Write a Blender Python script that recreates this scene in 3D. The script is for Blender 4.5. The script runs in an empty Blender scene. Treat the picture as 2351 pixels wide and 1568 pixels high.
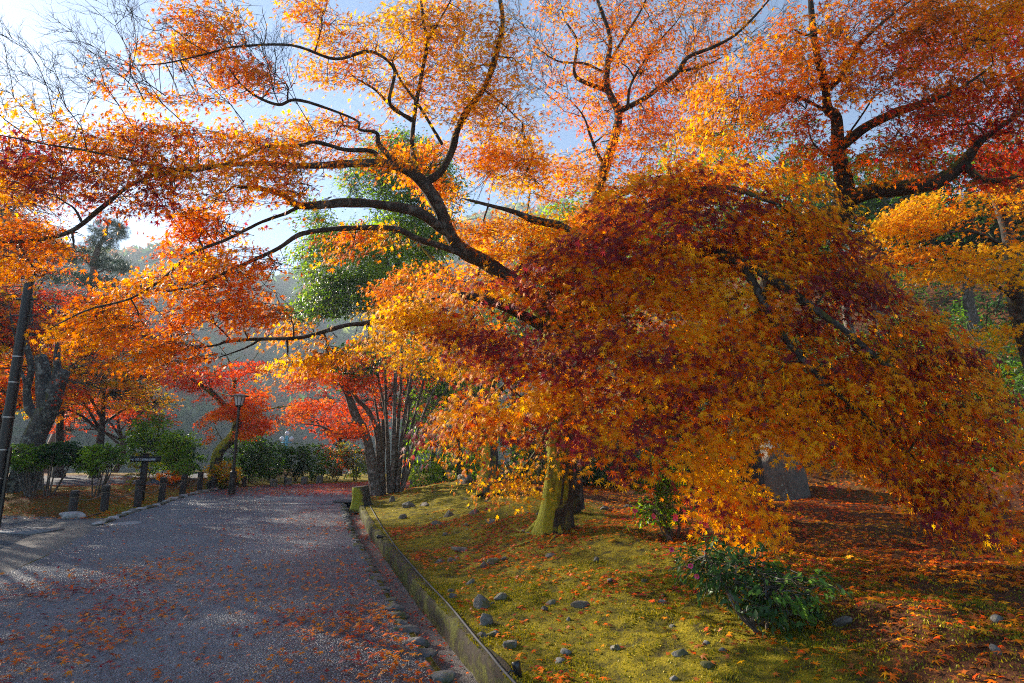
import bpy, bmesh, math, random
import numpy as np
from mathutils import Vector

rng = np.random.default_rng(7)
random.seed(7)
S = bpy.context.scene
COL = S.collection

# ------------------------------------------------------------------ camera
F, CX, CY = 1300.0, 1175.5, 784.0          # focal length and centre in 2351-px-wide picture units
CAM_Z, PITCH = 1.6, math.radians(10.0)
cam_d = bpy.data.cameras.new("camera")
cam_d.lens = F / 2351.0 * 36.0
cam_d.sensor_width = 36.0
cam_d.clip_start = 0.05
cam_d.clip_end = 3000
cam = bpy.data.objects.new("camera", cam_d)
COL.objects.link(cam)
cam.location = (0, 0, CAM_Z)
cam.rotation_euler = (math.pi / 2 + PITCH, 0, 0)
S.camera = cam

# ------------------------------------------------------------------ sky, sun, exposure
SUN_AZ, SUN_EL = math.radians(-57.0), math.radians(25.0)     # azimuth from +Y, negative = left
world = bpy.data.worlds.new("World")
S.world = world
world.use_nodes = True
wn = world.node_tree
sky = wn.nodes.new("ShaderNodeTexSky")
sky.sky_type = 'NISHITA'
sky.sun_disc = False
sky.sun_elevation = SUN_EL
sky.sun_rotation = SUN_AZ
sky.air_density = 0.9
sky.dust_density = 0.25
sky.ozone_density = 2.2
bg = wn.nodes["Background"]
bg.inputs["Strength"].default_value = 0.078
wn.links.new(sky.outputs[0], bg.inputs["Color"])
sun_d = bpy.data.lights.new("sun", 'SUN')
sun_d.energy = 5.0
sun_d.angle = math.radians(0.6)
sun_d.color = (1.0, 0.88, 0.72)
sun = bpy.data.objects.new("sun", sun_d)
COL.objects.link(sun)
sdir = Vector((math.sin(SUN_AZ) * math.cos(SUN_EL), math.cos(SUN_AZ) * math.cos(SUN_EL), math.sin(SUN_EL)))
sun.rotation_euler = (-sdir).to_track_quat('-Z', 'Y').to_euler()
S.view_settings.view_transform = 'Standard'
S.view_settings.look = 'None'
S.view_settings.exposure = 1.6
S.view_settings.gamma = 1.0
S.view_settings.use_curve_mapping = False
S.render.engine = 'CYCLES'
S.cycles.max_bounces = 8
S.cycles.diffuse_bounces = 3
S.cycles.glossy_bounces = 3
S.cycles.transmission_bounces = 6
S.cycles.volume_bounces = 0
S.cycles.use_denoising = False
S.cycles.use_adaptive_sampling = False
S.cycles.sample_clamp_indirect = 4.0
S.cycles.filter_width = 1.05

# ------------------------------------------------------------------ helpers
def A(*v):
    return np.array(v, dtype=float)

def ray(px, py):
    dx = (np.asarray(px, float) - CX) / F
    dy = (CY - np.asarray(py, float)) / F
    c, s = math.cos(PITCH), math.sin(PITCH)
    return np.stack([dx, c - s * dy, s + c * dy], -1)

def W(px, py, t):
    """the place a distance t ahead of where the photographer stood, along the sight line of (px, py)"""
    return np.array([0, 0, CAM_Z]) + ray(px, py) * np.asarray(t, float)[..., None]

def flat(px, py, z=0.0):
    d = ray(px, py)
    return np.array([0, 0, CAM_Z]) + d * ((z - CAM_Z) / d[..., 2])[..., None]

def sm(x, a, b):
    t = np.clip((np.asarray(x, float) - a) / (b - a), 0, 1)
    return t * t * (3 - 2 * t)

def _hash(ix, iy, iz, seed):
    ix, iy, iz = (np.atleast_1d(q) for q in (ix, iy, iz))
    h = (ix * 374761393 + iy * 668265263 + iz * 2147483647 + seed * 1274126177) & 0xFFFFFFFF
    h = ((h ^ (h >> 13)) * 1274126177) & 0xFFFFFFFF
    h = ((h ^ (h >> 16)) * 2246822519) & 0xFFFFFFFF
    return (((h ^ (h >> 15)) & 0xFFFFFF) / float(0xFFFFFF))

def vnoise(p, seed=0):
    p = np.asarray(p, float)
    i = np.floor(p).astype(np.int64)
    f = p - i
    f = f * f * (3 - 2 * f)
    r = 0
    for a in (0, 1):
        for b in (0, 1):
            for c in (0, 1):
                w = (f[..., 0] if a else 1 - f[..., 0]) * (f[..., 1] if b else 1 - f[..., 1]) * (f[..., 2] if c else 1 - f[..., 2])
                r = r + w * _hash(i[..., 0] + a, i[..., 1] + b, i[..., 2] + c, seed).reshape(i.shape[:-1])
    return r

def n2(x, y, f, seed=0):
    return vnoise(np.stack([np.asarray(x, float) * f, np.asarray(y, float) * f, np.zeros_like(np.asarray(x, float))], -1), seed)

def unit(v):
    return v / np.maximum(np.linalg.norm(v, axis=-1, keepdims=True), 1e-9)

class Acc:
    """collects vertices, faces and leaf colours, then becomes ONE mesh object"""
    def __init__(self):
        self.v, self.f, self.c, self.n = [], [], [], 0
    def add(self, v, f, c=None):
        v = np.asarray(v, float).reshape(-1, 3)
        self.v.append(v)
        self.f.append(np.asarray(f, np.int64) + self.n)
        if c is None:
            c = np.ones((len(v), 3)) * .5
        self.c.append(np.broadcast_to(np.asarray(c, float), (len(v), 3)))
        self.n += len(v)
    def build(self, name, mat, parent=None, loc=None, smooth=False, color=False):
        me = bpy.data.meshes.new(name)
        v = np.concatenate(self.v)
        if loc is not None:
            v = v - np.asarray(loc, float)
        me.vertices.add(len(v))
        me.vertices.foreach_set("co", v.astype(np.float32).ravel())
        idx = np.concatenate([f.ravel() for f in self.f])
        sizes = np.concatenate([np.full(len(f), f.shape[1]) for f in self.f])
        me.loops.add(len(idx))
        me.loops.foreach_set("vertex_index", idx.astype(np.int32))
        me.polygons.add(len(sizes))
        st = np.concatenate([[0], np.cumsum(sizes)[:-1]])
        me.polygons.foreach_set("loop_start", st.astype(np.int32))
        if smooth:
            me.polygons.foreach_set("use_smooth", np.ones(len(sizes), bool))
        if color:
            at = me.color_attributes.new("tint", 'FLOAT_COLOR', 'POINT')
            c = np.concatenate(self.c)
            at.data.foreach_set("color", np.concatenate([c, np.ones((len(c), 1))], 1).astype(np.float32).ravel())
        me.update(calc_edges=True)
        o = bpy.data.objects.new(name, me)
        COL.objects.link(o)
        if mat is not None:
            me.materials.append(mat)
        if parent is not None:
            o.parent = parent
        elif loc is not None:
            o.location = loc
        return o

def tag(o, label=None, cat=None, group=None, kind=None):
    if label: o["label"] = label
    if cat: o["category"] = cat
    if group: o["group"] = group
    if kind: o["kind"] = kind
    return o

def thing(name, label, cat, loc, group=None):
    o = bpy.data.objects.new(name, None)
    o.empty_display_size = .2
    COL.objects.link(o)
    o.location = loc
    return tag(o, label, cat, group)

def catmull(P, per=6):
    P = np.asarray(P, float)
    if len(P) < 3:
        t = np.linspace(0, 1, per + 1)[:, None]
        return P[0] * (1 - t) + P[-1] * t
    Q = np.vstack([2 * P[0] - P[1], P, 2 * P[-1] - P[-2]])
    out = []
    t = np.linspace(0, 1, per, endpoint=False)[:, None]
    for i in range(1, len(Q) - 2):
        a, b, c, d = Q[i - 1], Q[i], Q[i + 1], Q[i + 2]
        out.append(.5 * (2 * b + (c - a) * t + (2 * a - 5 * b + 4 * c - d) * t ** 2 + (3 * b - a - 3 * c + d) * t ** 3))
    out.append(P[-1:])
    return np.vstack(out)

def tubes(P, R, sides=5):
    """P (n,k,3) polylines, R (n,k) radii -> verts, quads for n open tubes"""
    P = np.asarray(P, float); R = np.asarray(R, float)
    n, k, _ = P.shape
    T = np.empty_like(P)
    T[:, 1:-1] = P[:, 2:] - P[:, :-2]
    T[:, 0] = P[:, 1] - P[:, 0]
    T[:, -1] = P[:, -1] - P[:, -2]
    T = unit(T)
    mean = unit(P[:, -1] - P[:, 0] + 1e-6)
    ref = np.where(np.abs(mean[:, 2:3]) > .8, np.array([[1., 0.15, 0]]), np.array([[0, 0.1, 1.]]))[:, None, :]
    U = unit(np.cross(T, np.broadcast_to(ref, T.shape)))
    V = np.cross(T, U)
    a = np.arange(sides) / sides * 2 * math.pi
    ring = U[:, :, None, :] * np.cos(a)[None, None, :, None] + V[:, :, None, :] * np.sin(a)[None, None, :, None]
    v = P[:, :, None, :] + ring * (R[:, :, None, None] if R.ndim == 2 else R[..., None])
    base = (np.arange(n) * k * sides)[:, None, None]
    i = np.arange(k - 1)[None, :, None] * sides
    j = np.arange(sides)[None, None, :]
    j2 = (j + 1) % sides
    f = np.stack([base + i + j, base + i + j2, base + i + sides + j2, base + i + sides + j], -1).reshape(-1, 4)
    return v.reshape(-1, 3), f

def limb(acc, pts, sides=9, per=6, flare=None, wob=.10, seed=0):
    """pts: (x,y,z,r) rows -> one rough, tapering limb; returns its centre line"""
    pts = np.asarray(pts, float)
    C = catmull(pts, per)
    P, R = C[:, :3], np.maximum(C[:, 3], .003)
    k = len(P)
    a = np.arange(sides) / sides * 2 * math.pi
    L = np.concatenate([[0], np.cumsum(np.linalg.norm(np.diff(P, axis=0), axis=1))])
    q = np.stack(np.broadcast_arrays(np.cos(a)[None] * 1.3 + 9 + seed, np.sin(a)[None] * 1.3, (L / (R.mean() * 5 + .03))[:, None]), -1)
    RR = R[:, None] * (1 + wob * 2.4 * (vnoise(q, 3 + seed) - .5) + wob * 1.4 * (vnoise(q * 2.7, 5 + seed) - .5))
    if flare:
        w = np.exp(-L / flare[1])
        RR = RR * (1 + w[:, None] * flare[0] * (.55 + .45 * np.cos(a * 5 + seed)[None] + .3 * np.cos(a * 3 + 1 + seed)[None]))
    RR[-1] *= .35
    v, f = tubes(P[None], RR[None], sides)
    acc.add(v, f)
    e = len(v) - sides
    acc.add(np.vstack([v[e:]]), [list(range(sides))])
    return P, R

# ------------------------------------------------------------------ materials
def mat(name):
    m = bpy.data.materials.new(name)
    m.use_nodes = True
    nt = m.node_tree
    b = nt.nodes["Principled BSDF"]
    return m, nt, b

def N(nt, kind, **kw):
    n = nt.nodes.new("ShaderNode" + kind)
    for k, v in kw.items():
        if k.startswith("i_"):
            n.inputs[k[2:].replace("_", " ")].default_value = v
        elif isinstance(k, str):
            setattr(n, k, v)
    return n

def ramp(nt, src, stops, interp='LINEAR'):
    r = nt.nodes.new("ShaderNodeValToRGB")
    r.color_ramp.interpolation = interp
    els = r.color_ramp.elements
    while len(els) < len(stops):
        els.new(.5)
    for e, (p, c) in zip(els, stops):
        e.position = p
        e.color = (*c, 1) if len(c) == 3 else c
    nt.links.new(src, r.inputs[0])
    return r.outputs[0]

def noise(nt, scale, detail=4, rough=.55, vec=None, dist=0.0):
    n = nt.nodes.new("ShaderNodeTexNoise")
    n.inputs["Scale"].default_value = scale
    n.inputs["Detail"].default_value = detail
    n.inputs["Roughness"].default_value = rough
    n.inputs["Distortion"].default_value = dist
    nt.links.new(vec if vec is not None else pos(nt), n.inputs["Vector"])
    return n.outputs[0]

def pos(nt):
    for n in nt.nodes:
        if n.bl_idname == "ShaderNodeNewGeometry":
            return n.outputs["Position"]
    return nt.nodes.new("ShaderNodeNewGeometry").outputs["Position"]

def math_(nt, op, a, b=None):
    n = nt.nodes.new("ShaderNodeMath")
    n.operation = op
    for i, x in enumerate((a, b)):
        if x is None: continue
        if isinstance(x, (int, float)): n.inputs[i].default_value = x
        else: nt.links.new(x, n.inputs[i])
    return n.outputs[0]

def mixc(nt, fac, a, b, mode='MIX'):
    n = nt.nodes.new("ShaderNodeMixRGB")
    n.blend_type = mode
    for i, x in enumerate((fac, a, b)):
        if isinstance(x, (int, float)): n.inputs[i].default_value = x
        elif isinstance(x, tuple): n.inputs[i].default_value = (*x, 1)
        else: nt.links.new(x, n.inputs[i])
    return n.outputs[0]

def bump(nt, b, h, strength=.5, dist=.02, prev=None):
    n = nt.nodes.new("ShaderNodeBump")
    n.inputs["Strength"].default_value = strength
    n.inputs["Distance"].default_value = dist
    nt.links.new(h, n.inputs["Height"])
    if prev is not None:
        nt.links.new(prev, n.inputs["Normal"])
    if b is not None:
        nt.links.new(n.outputs[0], b.inputs["Normal"])
    return n.outputs[0]

def leaf_mat(name, rough=.42, trans=.5, gain=1.35, sat=1.1, spec=.45):
    m, nt, b = mat(name)
    at = nt.nodes.new("ShaderNodeAttribute"); at.attribute_name = "tint"
    c = at.outputs["Color"]
    nt.links.new(c, b.inputs["Base Color"])
    b.inputs["Roughness"].default_value = rough
    b.inputs["Specular IOR Level"].default_value = spec
    hs = nt.nodes.new("ShaderNodeHueSaturation")
    hs.inputs["Saturation"].default_value = sat
    hs.inputs["Value"].default_value = gain
    nt.links.new(c, hs.inputs["Color"])
    tr = nt.nodes.new("ShaderNodeBsdfTranslucent")
    nt.links.new(hs.outputs[0], tr.inputs["Color"])
    mx = nt.nodes.new("ShaderNodeMixShader")
    mx.inputs[0].default_value = trans
    nt.links.new(b.outputs[0], mx.inputs[1])
    nt.links.new(tr.outputs[0], mx.inputs[2])
    nt.links.new(mx.outputs[0], nt.nodes["Material Output"].inputs["Surface"])
    return m

def bark_mat(name, c0, c1, lichen=None, moss=None, moss_amt=.5, scale=18, side=(-.6, -.2, .5)):
    m, nt, b = mat(name)
    st = nt.nodes.new("ShaderNodeMapping"); st.inputs["Scale"].default_value = (1, 1, .35)
    nt.links.new(pos(nt), st.inputs["Vector"])
    n1 = noise(nt, scale, 6, .65, st.outputs[0])
    c = ramp(nt, n1, [(.3, c0), (.7, c1)])
    if lichen:
        n2_ = noise(nt, 9, 5, .7)
        c = mixc(nt, ramp(nt, n2_, [(.53, (0, 0, 0)), (.6, (1, 1, 1))]), c, lichen)
    if moss:
        g = [n for n in nt.nodes if n.bl_idname == "ShaderNodeNewGeometry"][0]
        d = nt.nodes.new("ShaderNodeVectorMath"); d.operation = 'DOT_PRODUCT'
        nt.links.new(g.outputs["True Normal"], d.inputs[0])
        d.inputs[1].default_value = side
        f = math_(nt, 'ADD', math_(nt, 'MULTIPLY', d.outputs["Value"], .55), noise(nt, 5, 4, .6))
        f = ramp(nt, f, [(.78 - moss_amt * .5, (0, 0, 0)), (.92 - moss_amt * .45, (1, 1, 1))])
        mc = ramp(nt, noise(nt, 26, 6, .75), [(.32, tuple(x * .3 for x in moss)), (.68, moss)])
        c = mixc(nt, f, c, mc)
    nt.links.new(c, b.inputs["Base Color"])
    b.inputs["Roughness"].default_value = .85
    bump(nt, b, noise(nt, 26, 6, .75), .5, .02, bump(nt, None, n1, .9, .035))
    return m

def plain(name, c, rough=.6, metal=0.0, var=.25, scale=30, bmp=.15):
    m, nt, b = mat(name)
    n = noise(nt, scale, 5, .6)
    nt.links.new(ramp(nt, n, [(.25, tuple(x * (1 - var) for x in c)), (.75, tuple(min(1, x * (1 + var)) for x in c))]), b.inputs["Base Color"])
    b.inputs["Roughness"].default_value = rough
    b.inputs["Metallic"].default_value = metal
    bump(nt, b, n, bmp, .01)
    return m

M = {}
M['maple'] = leaf_mat("maple_leaf", .5, .58, 1.3, 1.15, .10)
M['fallen'] = leaf_mat("fallen_leaf_skin", .5, .25, 1.2, 1.1, .25)
M['green'] = leaf_mat("broad_leaf", .35, .55, 1.6, 1.1, .35)
M['camellia'] = leaf_mat("camellia_leaf", .42, .22, 1.4, 1.1, .28)
M['pine'] = leaf_mat("pine_needle", .5, .2, 1.2)
M['bark_dark'] = bark_mat("dark_maple_bark", (.012, .009, .007), (.045, .034, .027), (.10, .10, .09), (.10, .10, .015), .18, side=(-.5, -.1, .6))
M['bark_moss'] = bark_mat("mossy_bark", (.018, .014, .010), (.07, .055, .04), None, (.40, .40, .008), .95, side=(-.85, .1, .15))
M['bark_grey'] = bark_mat("grey_bark", (.05, .047, .042), (.17, .16, .145), (.26, .26, .24))
M['bark_lichen'] = bark_mat("lichen_bark", (.025, .025, .026), (.085, .085, .083), (.20, .225, .21), (.10, .11, .04), .2)
M['bark_pine'] = bark_mat("pine_bark", (.07, .035, .025), (.19, .10, .07), scale=12)
M['bark_stem'] = bark_mat("stem_bark", (.04, .03, .022), (.14, .11, .082), (.24, .22, .2))
M['rock'] = None

def rock_mat(name, c0, c1, lichen=(.30, .33, .28), moss=None, lscale=14, ):
    m, nt, b = mat(name)
    n1 = noise(nt, 11, 8, .65)
    c = ramp(nt, n1, [(.3, c0), (.7, c1)])
    if lichen:
        v = nt.nodes.new("ShaderNodeTexVoronoi"); v.inputs["Scale"].default_value = lscale
        nt.links.new(pos(nt), v.inputs["Vector"])
        blot = math_(nt, 'ADD', v.outputs["Distance"], math_(nt, 'MULTIPLY', noise(nt, 4, 3), .9))
        c = mixc(nt, ramp(nt, blot, [(.5, (1, 1, 1)), (.56, (0, 0, 0))]), c, lichen)
    if moss:
        c = mixc(nt, ramp(nt, noise(nt, 6, 5, .7), [(.5, (0, 0, 0)), (.62, (1, 1, 1))]), c, moss)
    nt.links.new(c, b.inputs["Base Color"])
    b.inputs["Roughness"].default_value = .8
    bump(nt, b, noise(nt, 34, 6, .7), .7, .02, bump(nt, None, n1, .8, .05))
    return m
M['rock'] = rock_mat("field_stone", (.05, .048, .044), (.27, .255, .225), (.30, .31, .29), (.10, .10, .02))
M['rock_lichen'] = rock_mat("lichen_stone", (.06, .052, .042), (.18, .155, .12), (.28, .36, .31), None, 17)
M['rock_white'] = rock_mat("pale_stone", (.22, .22, .22), (.55, .54, .52), None)
M['kerb'] = rock_mat("kerb_stone_skin", (.05, .05, .052), (.22, .215, .20), None, (.12, .12, .03))
M['wood_dark'] = plain("dark_weathered_wood", (.035, .028, .024), .8, 0, .5, 60, .4)
M['wood_top'] = plain("cut_wood", (.16, .13, .10), .8, 0, .4, 50, .4)
M['rope'] = plain("hemp_rope", (.16, .12, .08), .9)
M['pole'] = plain("dark_brown_metal", (.020, .013, .011), .45, .2, .2)
M['util'] = plain("dark_pole_metal", (.013, .012, .012), .5, .1, .4, 8)
M['band'] = plain("steel_band", (.35, .35, .36), .4, .8)
M['lampglass'] = plain("frosted_lamp_glass", (.62, .60, .60), .35)
M['lamphat'] = plain("lamp_hat_metal", (.16, .11, .09), .5)
M['blue'] = plain("light_blue_paint", (.08, .42, .62), .4, 0, .1)
M['globe'] = plain("white_globe_glass", (.72, .74, .76), .15, 0, .08)
M['signboard'] = plain("dark_sign_board", (.022, .022, .024), .6, 0, .4)
M['lettering'] = plain("white_sign_paint", (.62, .66, .72), .6, 0, .15)
M['cable'] = plain("grey_cable_sheath", (.075, .075, .08), .85, 0, .15)
M['black'] = plain("black_plastic", (.012, .012, .013), .3, 0, .2)
M['iron'] = plain("cast_iron_cover_skin", (.20, .21, .22), .5, .3, .3)
M['pink'] = plain("pink_petal", (.75, .05, .20), .5, 0, .2)
M['stamen'] = plain("yellow_stamen", (.75, .5, .05), .5)

# exposed-pebble paving
def pebble_mat(name, cols, scale, strength, rough, mossy=None):
    m, nt, b = mat(name)
    v = nt.nodes.new("ShaderNodeTexVoronoi"); v.inputs["Scale"].default_value = scale
    mp = nt.nodes.new("ShaderNodeMapping"); nt.links.new(pos(nt), mp.inputs["Vector"])
    wob = nt.nodes.new("ShaderNodeTexNoise"); wob.inputs["Scale"].default_value = 6
    nt.links.new(pos(nt), wob.inputs["Vector"])
    vm = nt.nodes.new("ShaderNodeVectorMath"); vm.operation = 'MULTIPLY_ADD'
    nt.links.new(wob.outputs[1], vm.inputs[0]); vm.inputs[1].default_value = (.05, .05, .05)
    nt.links.new(mp.outputs[0], vm.inputs[2])
    nt.links.new(vm.outputs[0], v.inputs["Vector"])
    peb = ramp(nt, v.outputs["Color"], cols)
    gap = ramp(nt, v.outputs["Distance"], [(.38, (1, 1, 1)), (.62, (.35, .35, .35))])
    c = mixc(nt, 1.0, peb, gap, 'MULTIPLY')
    patch = ramp(nt, noise(nt, .7, 5, .6), [(.3, (.62, .62, .62)), (.5, (.95, .95, .95)), (.7, (1.2, 1.2, 1.2))])
    c = mixc(nt, 1.0, c, patch, 'MULTIPLY')
    if mossy:
        c = mixc(nt, mossy(nt), c, ramp(nt, noise(nt, 40, 4), [(.3, (.05, .045, .012)), (.7, (.16, .14, .03))]))
    nt.links.new(c, b.inputs["Base Color"])
    r = ramp(nt, noise(nt, 1.1, 4, .6), [(.3, (rough - .1,) * 3), (.7, (rough + .12,) * 3)])
    nt.links.new(r, b.inputs["Roughness"])
    b.inputs["Specular IOR Level"].default_value = .5
    hgt = ramp(nt, v.outputs["Distance"], [(0, (1, 1, 1)), (.35, (.85, .85, .85)), (.65, (0, 0, 0))])
    bump(nt, b, hgt, strength, .012)
    return m

M['path'] = pebble_mat("pebble_paving", [(.15, (.038, .052, .075)), (.5, (.085, .11, .15)), (.85, (.17, .205, .26))], 58, .65, .44)
M['strip'] = pebble_mat("tan_concrete", [(.2, (.14, .12, .10)), (.8, (.24, .21, .175))], 90, .25, .7)
M['gutter'] = pebble_mat("gutter_concrete", [(.2, (.16, .14, .135)), (.8, (.34, .31, .30))], 110, .3, .75)

# moss, dirt, gravel and litter: one ground sheet, mixed by the "tint" masks (r gravel, g litter, b bare dirt)
def ground_mat():
    m, nt, b = mat("ground_cover")
    at = nt.nodes.new("ShaderNodeAttribute"); at.attribute_name = "tint"
    sp = nt.nodes.new("ShaderNodeSeparateColor"); nt.links.new(at.outputs["Color"], sp.inputs[0])
    big = noise(nt, 1.1, 6, .65)
    mid = noise(nt, 7, 6, .7)
    fine = noise(nt, 70, 5, .7)
    moss = ramp(nt, mid, [(.25, (.05, .046, .004)), (.42, (.16, .135, .005)), (.56, (.37, .29, .006)), (.75, (.56, .43, .010))])
    moss = mixc(nt, 1.0, moss, ramp(nt, fine, [(.25, (.45, .45, .45)), (.75, (1.35, 1.35, 1.35))]), 'MULTIPLY')
    dirt = ramp(nt, fine, [(.3, (.022, .016, .008)), (.7, (.075, .052, .024))])
    lit = ramp(nt, noise(nt, 45, 4, .7), [(.3, (.035, .014, .008)), (.5, (.14, .045, .015)), (.7, (.32, .11, .025))])
    gv = nt.nodes.new("ShaderNodeTexVoronoi"); gv.inputs["Scale"].default_value = 34
    nt.links.new(pos(nt), gv.inputs["Vector"])
    grav = ramp(nt, gv.outputs["Color"], [(.15, (.05, .056, .064)), (.5, (.12, .13, .145)), (.85, (.26, .27, .28))])
    def msk(o, soft=.16):
        x = math_(nt, 'ADD', o, math_(nt, 'MULTIPLY', math_(nt, 'SUBTRACT', mid, .5), 1.1))
        return ramp(nt, x, [(.5 - soft, (0, 0, 0)), (.5 + soft, (1, 1, 1))])
    brk = ramp(nt, math_(nt, 'ADD', mid, math_(nt, 'MULTIPLY', big, .6)), [(.60, (1, 1, 1)), (.72, (0, 0, 0))])
    c = mixc(nt, math_(nt, 'MULTIPLY', brk, .8), moss, dirt)
    c = mixc(nt, msk(sp.outputs[2]), c, dirt)
    c = mixc(nt, msk(sp.outputs[1]), c, lit)
    c = mixc(nt, msk(sp.outputs[0], .08), c, grav)
    nt.links.new(c, b.inputs["Base Color"])
    b.inputs["Roughness"].default_value = .9
    b.inputs["Specular IOR Level"].default_value = .25
    n1 = bump(nt, None, mid, 1.0, .09)
    bump(nt, b, fine, 1.0, .035, n1)
    return m
M['ground'] = ground_mat()

# ------------------------------------------------------------------ terrain
_g = flat([1000, 930, 870, 830, 800, 787, 782], [1568, 1460, 1360, 1280, 1220, 1180, 1150])
GY, GX = _g[:, 1], _g[:, 0]
_o = np.argsort(GY); GY, GX = GY[_o], GX[_o]
CULV = 16.1
SLAB = 15.3
def xs(y):
    """the path's right edge, where the gutter starts"""
    y = np.asarray(y, float)
    lo = GX[0] - .36 * (y - GY[0])
    hi = GX[-1] - .10 * (np.minimum(y, 20) - GY[-1])
    return np.where(y < GY[0], lo, np.where(y > GY[-1], hi, np.interp(y, GY, GX)))
_k = flat([0, 98, 172, 234, 313, 363, 410, 457, 508, 547, 625], [1321, 1282, 1241, 1206, 1175, 1163, 1145, 1133, 1122, 1119, 1114])
KY, KX = _k[:, 1], _k[:, 0]
def xk(y):
    """the path's left edge (kerb)"""
    y = np.asarray(y, float)
    return np.where(y < KY[0], KX[0] + (KY[0] - y) * .30, np.interp(y, KY, KX))

WL, WR, WTOP, GFLOOR = .40, .52, .09, -.12
def gh(x, y):
    x, y = np.broadcast_arrays(np.asarray(x, float), np.asarray(y, float))
    u = x - xs(y)
    far = 1 - sm(y + .18 * (x + 4), 17.0, 19.6)
    far = np.where(u < .5, 0, far)
    rise = sm(u, .5, 3.6)
    bumps = .10 * (n2(x, y, .8, 1) - .5) + .09 * (n2(x, y, 2.3, 2) - .5) * rise + .06 * (n2(x, y, 5, 3) - .5) + .03 * (n2(x, y, 10, 9) - .5)
    m = (WTOP - .015 + .40 * rise + bumps * sm(u, .55, 1.4)) * far
    hill = .30 * np.maximum(0, x * .62 + y * .78 - 12.6) * sm(x, 2.2, 7) + .25 * np.maximum(0, x * .3 + y - 34) * sm(x, 3, 14)
    hill = np.minimum(hill, 16 + 3 * n2(x, y, .05, 8)) * (1 + .25 * (n2(x, y, .35, 6) - .5))
    v = xk(y) - x
    left = sm(v, .25, 2.2) * sm(y, 12.2, 14.5) * (.28 + .12 * (n2(x, y, 1.2, 4) - .5)) * (1 - sm(y, 30, 36))
    left = left * (1 - .6 * sm(v, 5, 8)) + .03 * (n2(x, y, 3, 5) - .5) * sm(v, .3, 1) * (y > 12)
    drop = np.where(x < 6, -.34 * np.maximum(0, y + np.minimum(x, 0) * -.1 - 30), 0)
    drop = np.maximum(drop, -22)
    return np.where(u > .45, m + hill, 0) + np.where(u < 0, left, 0) + drop * (1 - sm(x, 0, 8))

def ground_at(px, py, n=500):
    d = ray(px, py)
    ts = np.linspace(2, 70, 4000)
    p = np.array([0, 0, CAM_Z]) + d[None] * ts[:, None]
    k = np.argmax(p[:, 2] < gh(p[:, 0], p[:, 1]))
    return p[k] * A(1, 1, 0) + A(0, 0, 1) * gh(p[k, 0], p[k, 1]), ts[k]

yy = np.unique(np.concatenate([np.arange(-8, 2, .4), np.arange(2, 10, .085), np.arange(10, 20, .14), np.arange(20, 34, .4), np.arange(34, 70, 2.5), np.arange(70, 141, 10), [CULV, CULV + .01]]))
uu = np.concatenate([np.arange(-90, -20, 6), np.arange(-20, -8, .6), np.arange(-8, -.2, .16), [-.1, .10, .105, .25, WL + .02, WL + .03, .60],
                     np.arange(.66, 7, .075), np.arange(7, 14, .3), np.arange(14, 40, 1.5), np.arange(40, 95, 6)])
Y, U = np.meshgrid(yy, uu, indexing='ij')
X = xs(Y) + U
Z = gh(X, Y)
trench = (Y <= CULV)
Z = np.where((U > .102) & (U < WL + .025) & trench, GFLOOR, Z)
Z = np.where((U > WL + .025) & (U < .59), np.where(trench, WTOP - .03, .0), Z)
Z = np.where((U > -.2) & (U < .102), -.002, Z)
acc = Acc()
ny, nu = Y.shape
ii = (np.arange(ny - 1)[:, None] * nu + np.arange(nu - 1)[None]).ravel()
V_ = xk(Y) - X
grav = np.clip(sm(V_, .1, .3) * (1 - sm(Y + .12 * (X + 9), 12.0, 12.8)) + sm(V_, .5, 1.5) * sm(Y - .12 * (X + 9), 18.2, 19.2) * (1 - sm(Y, 24, 27)) * (1 - sm(X, -12.0, -10.8)), 0, 1)
lit = np.clip(np.maximum(sm(X + .35 * (n2(X, Y, 1.2, 13) - .5), 1.4, 2.5), sm(Y - .1 * X, 7.2, 8.4) * sm(U, 3.6, 4.6)) * 1.0 + sm(Y, 16.2, 18) * sm(U, .6, 2) + .62 * sm(V_, .3, 1.2) * (Y > 12), 0, 1)
lit = lit * (.55 + .55 * n2(X, Y, .7, 12))
dirt = np.clip(sm(X * .62 + Y * .78 - 12.2, 0, 3) * sm(X, 2, 6) * .8 + sm(Y, 26, 32) + .35 * sm(V_, .3, 1.2) * (Y > 12) * (Y < 19), 0, 1)
acc.add(np.stack([X, Y, Z], -1), np.stack([ii, ii + 1, ii + nu + 1, ii + nu], -1), np.stack([grav, lit, dirt], -1).reshape(-1, 3))
g_ob = acc.build("ground", M['ground'], smooth=True, color=True)
tag(g_ob, kind="structure")

def sheet(name, outline, z, m, kind="structure"):
    bm = bmesh.new()
    vs = [bm.verts.new((p[0], p[1], z)) for p in outline]
    f = bm.faces.new(vs)
    f.normal_update()
    if f.normal.z < 0: f.normal_flip()
    bmesh.ops.triangulate(bm, faces=bm.faces[:])
    me = bpy.data.meshes.new(name); bm.to_mesh(me); bm.free()
    me.materials.append(m)
    o = bpy.data.objects.new(name, me); COL.objects.link(o)
    return tag(o, kind=kind) if kind else o

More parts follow.
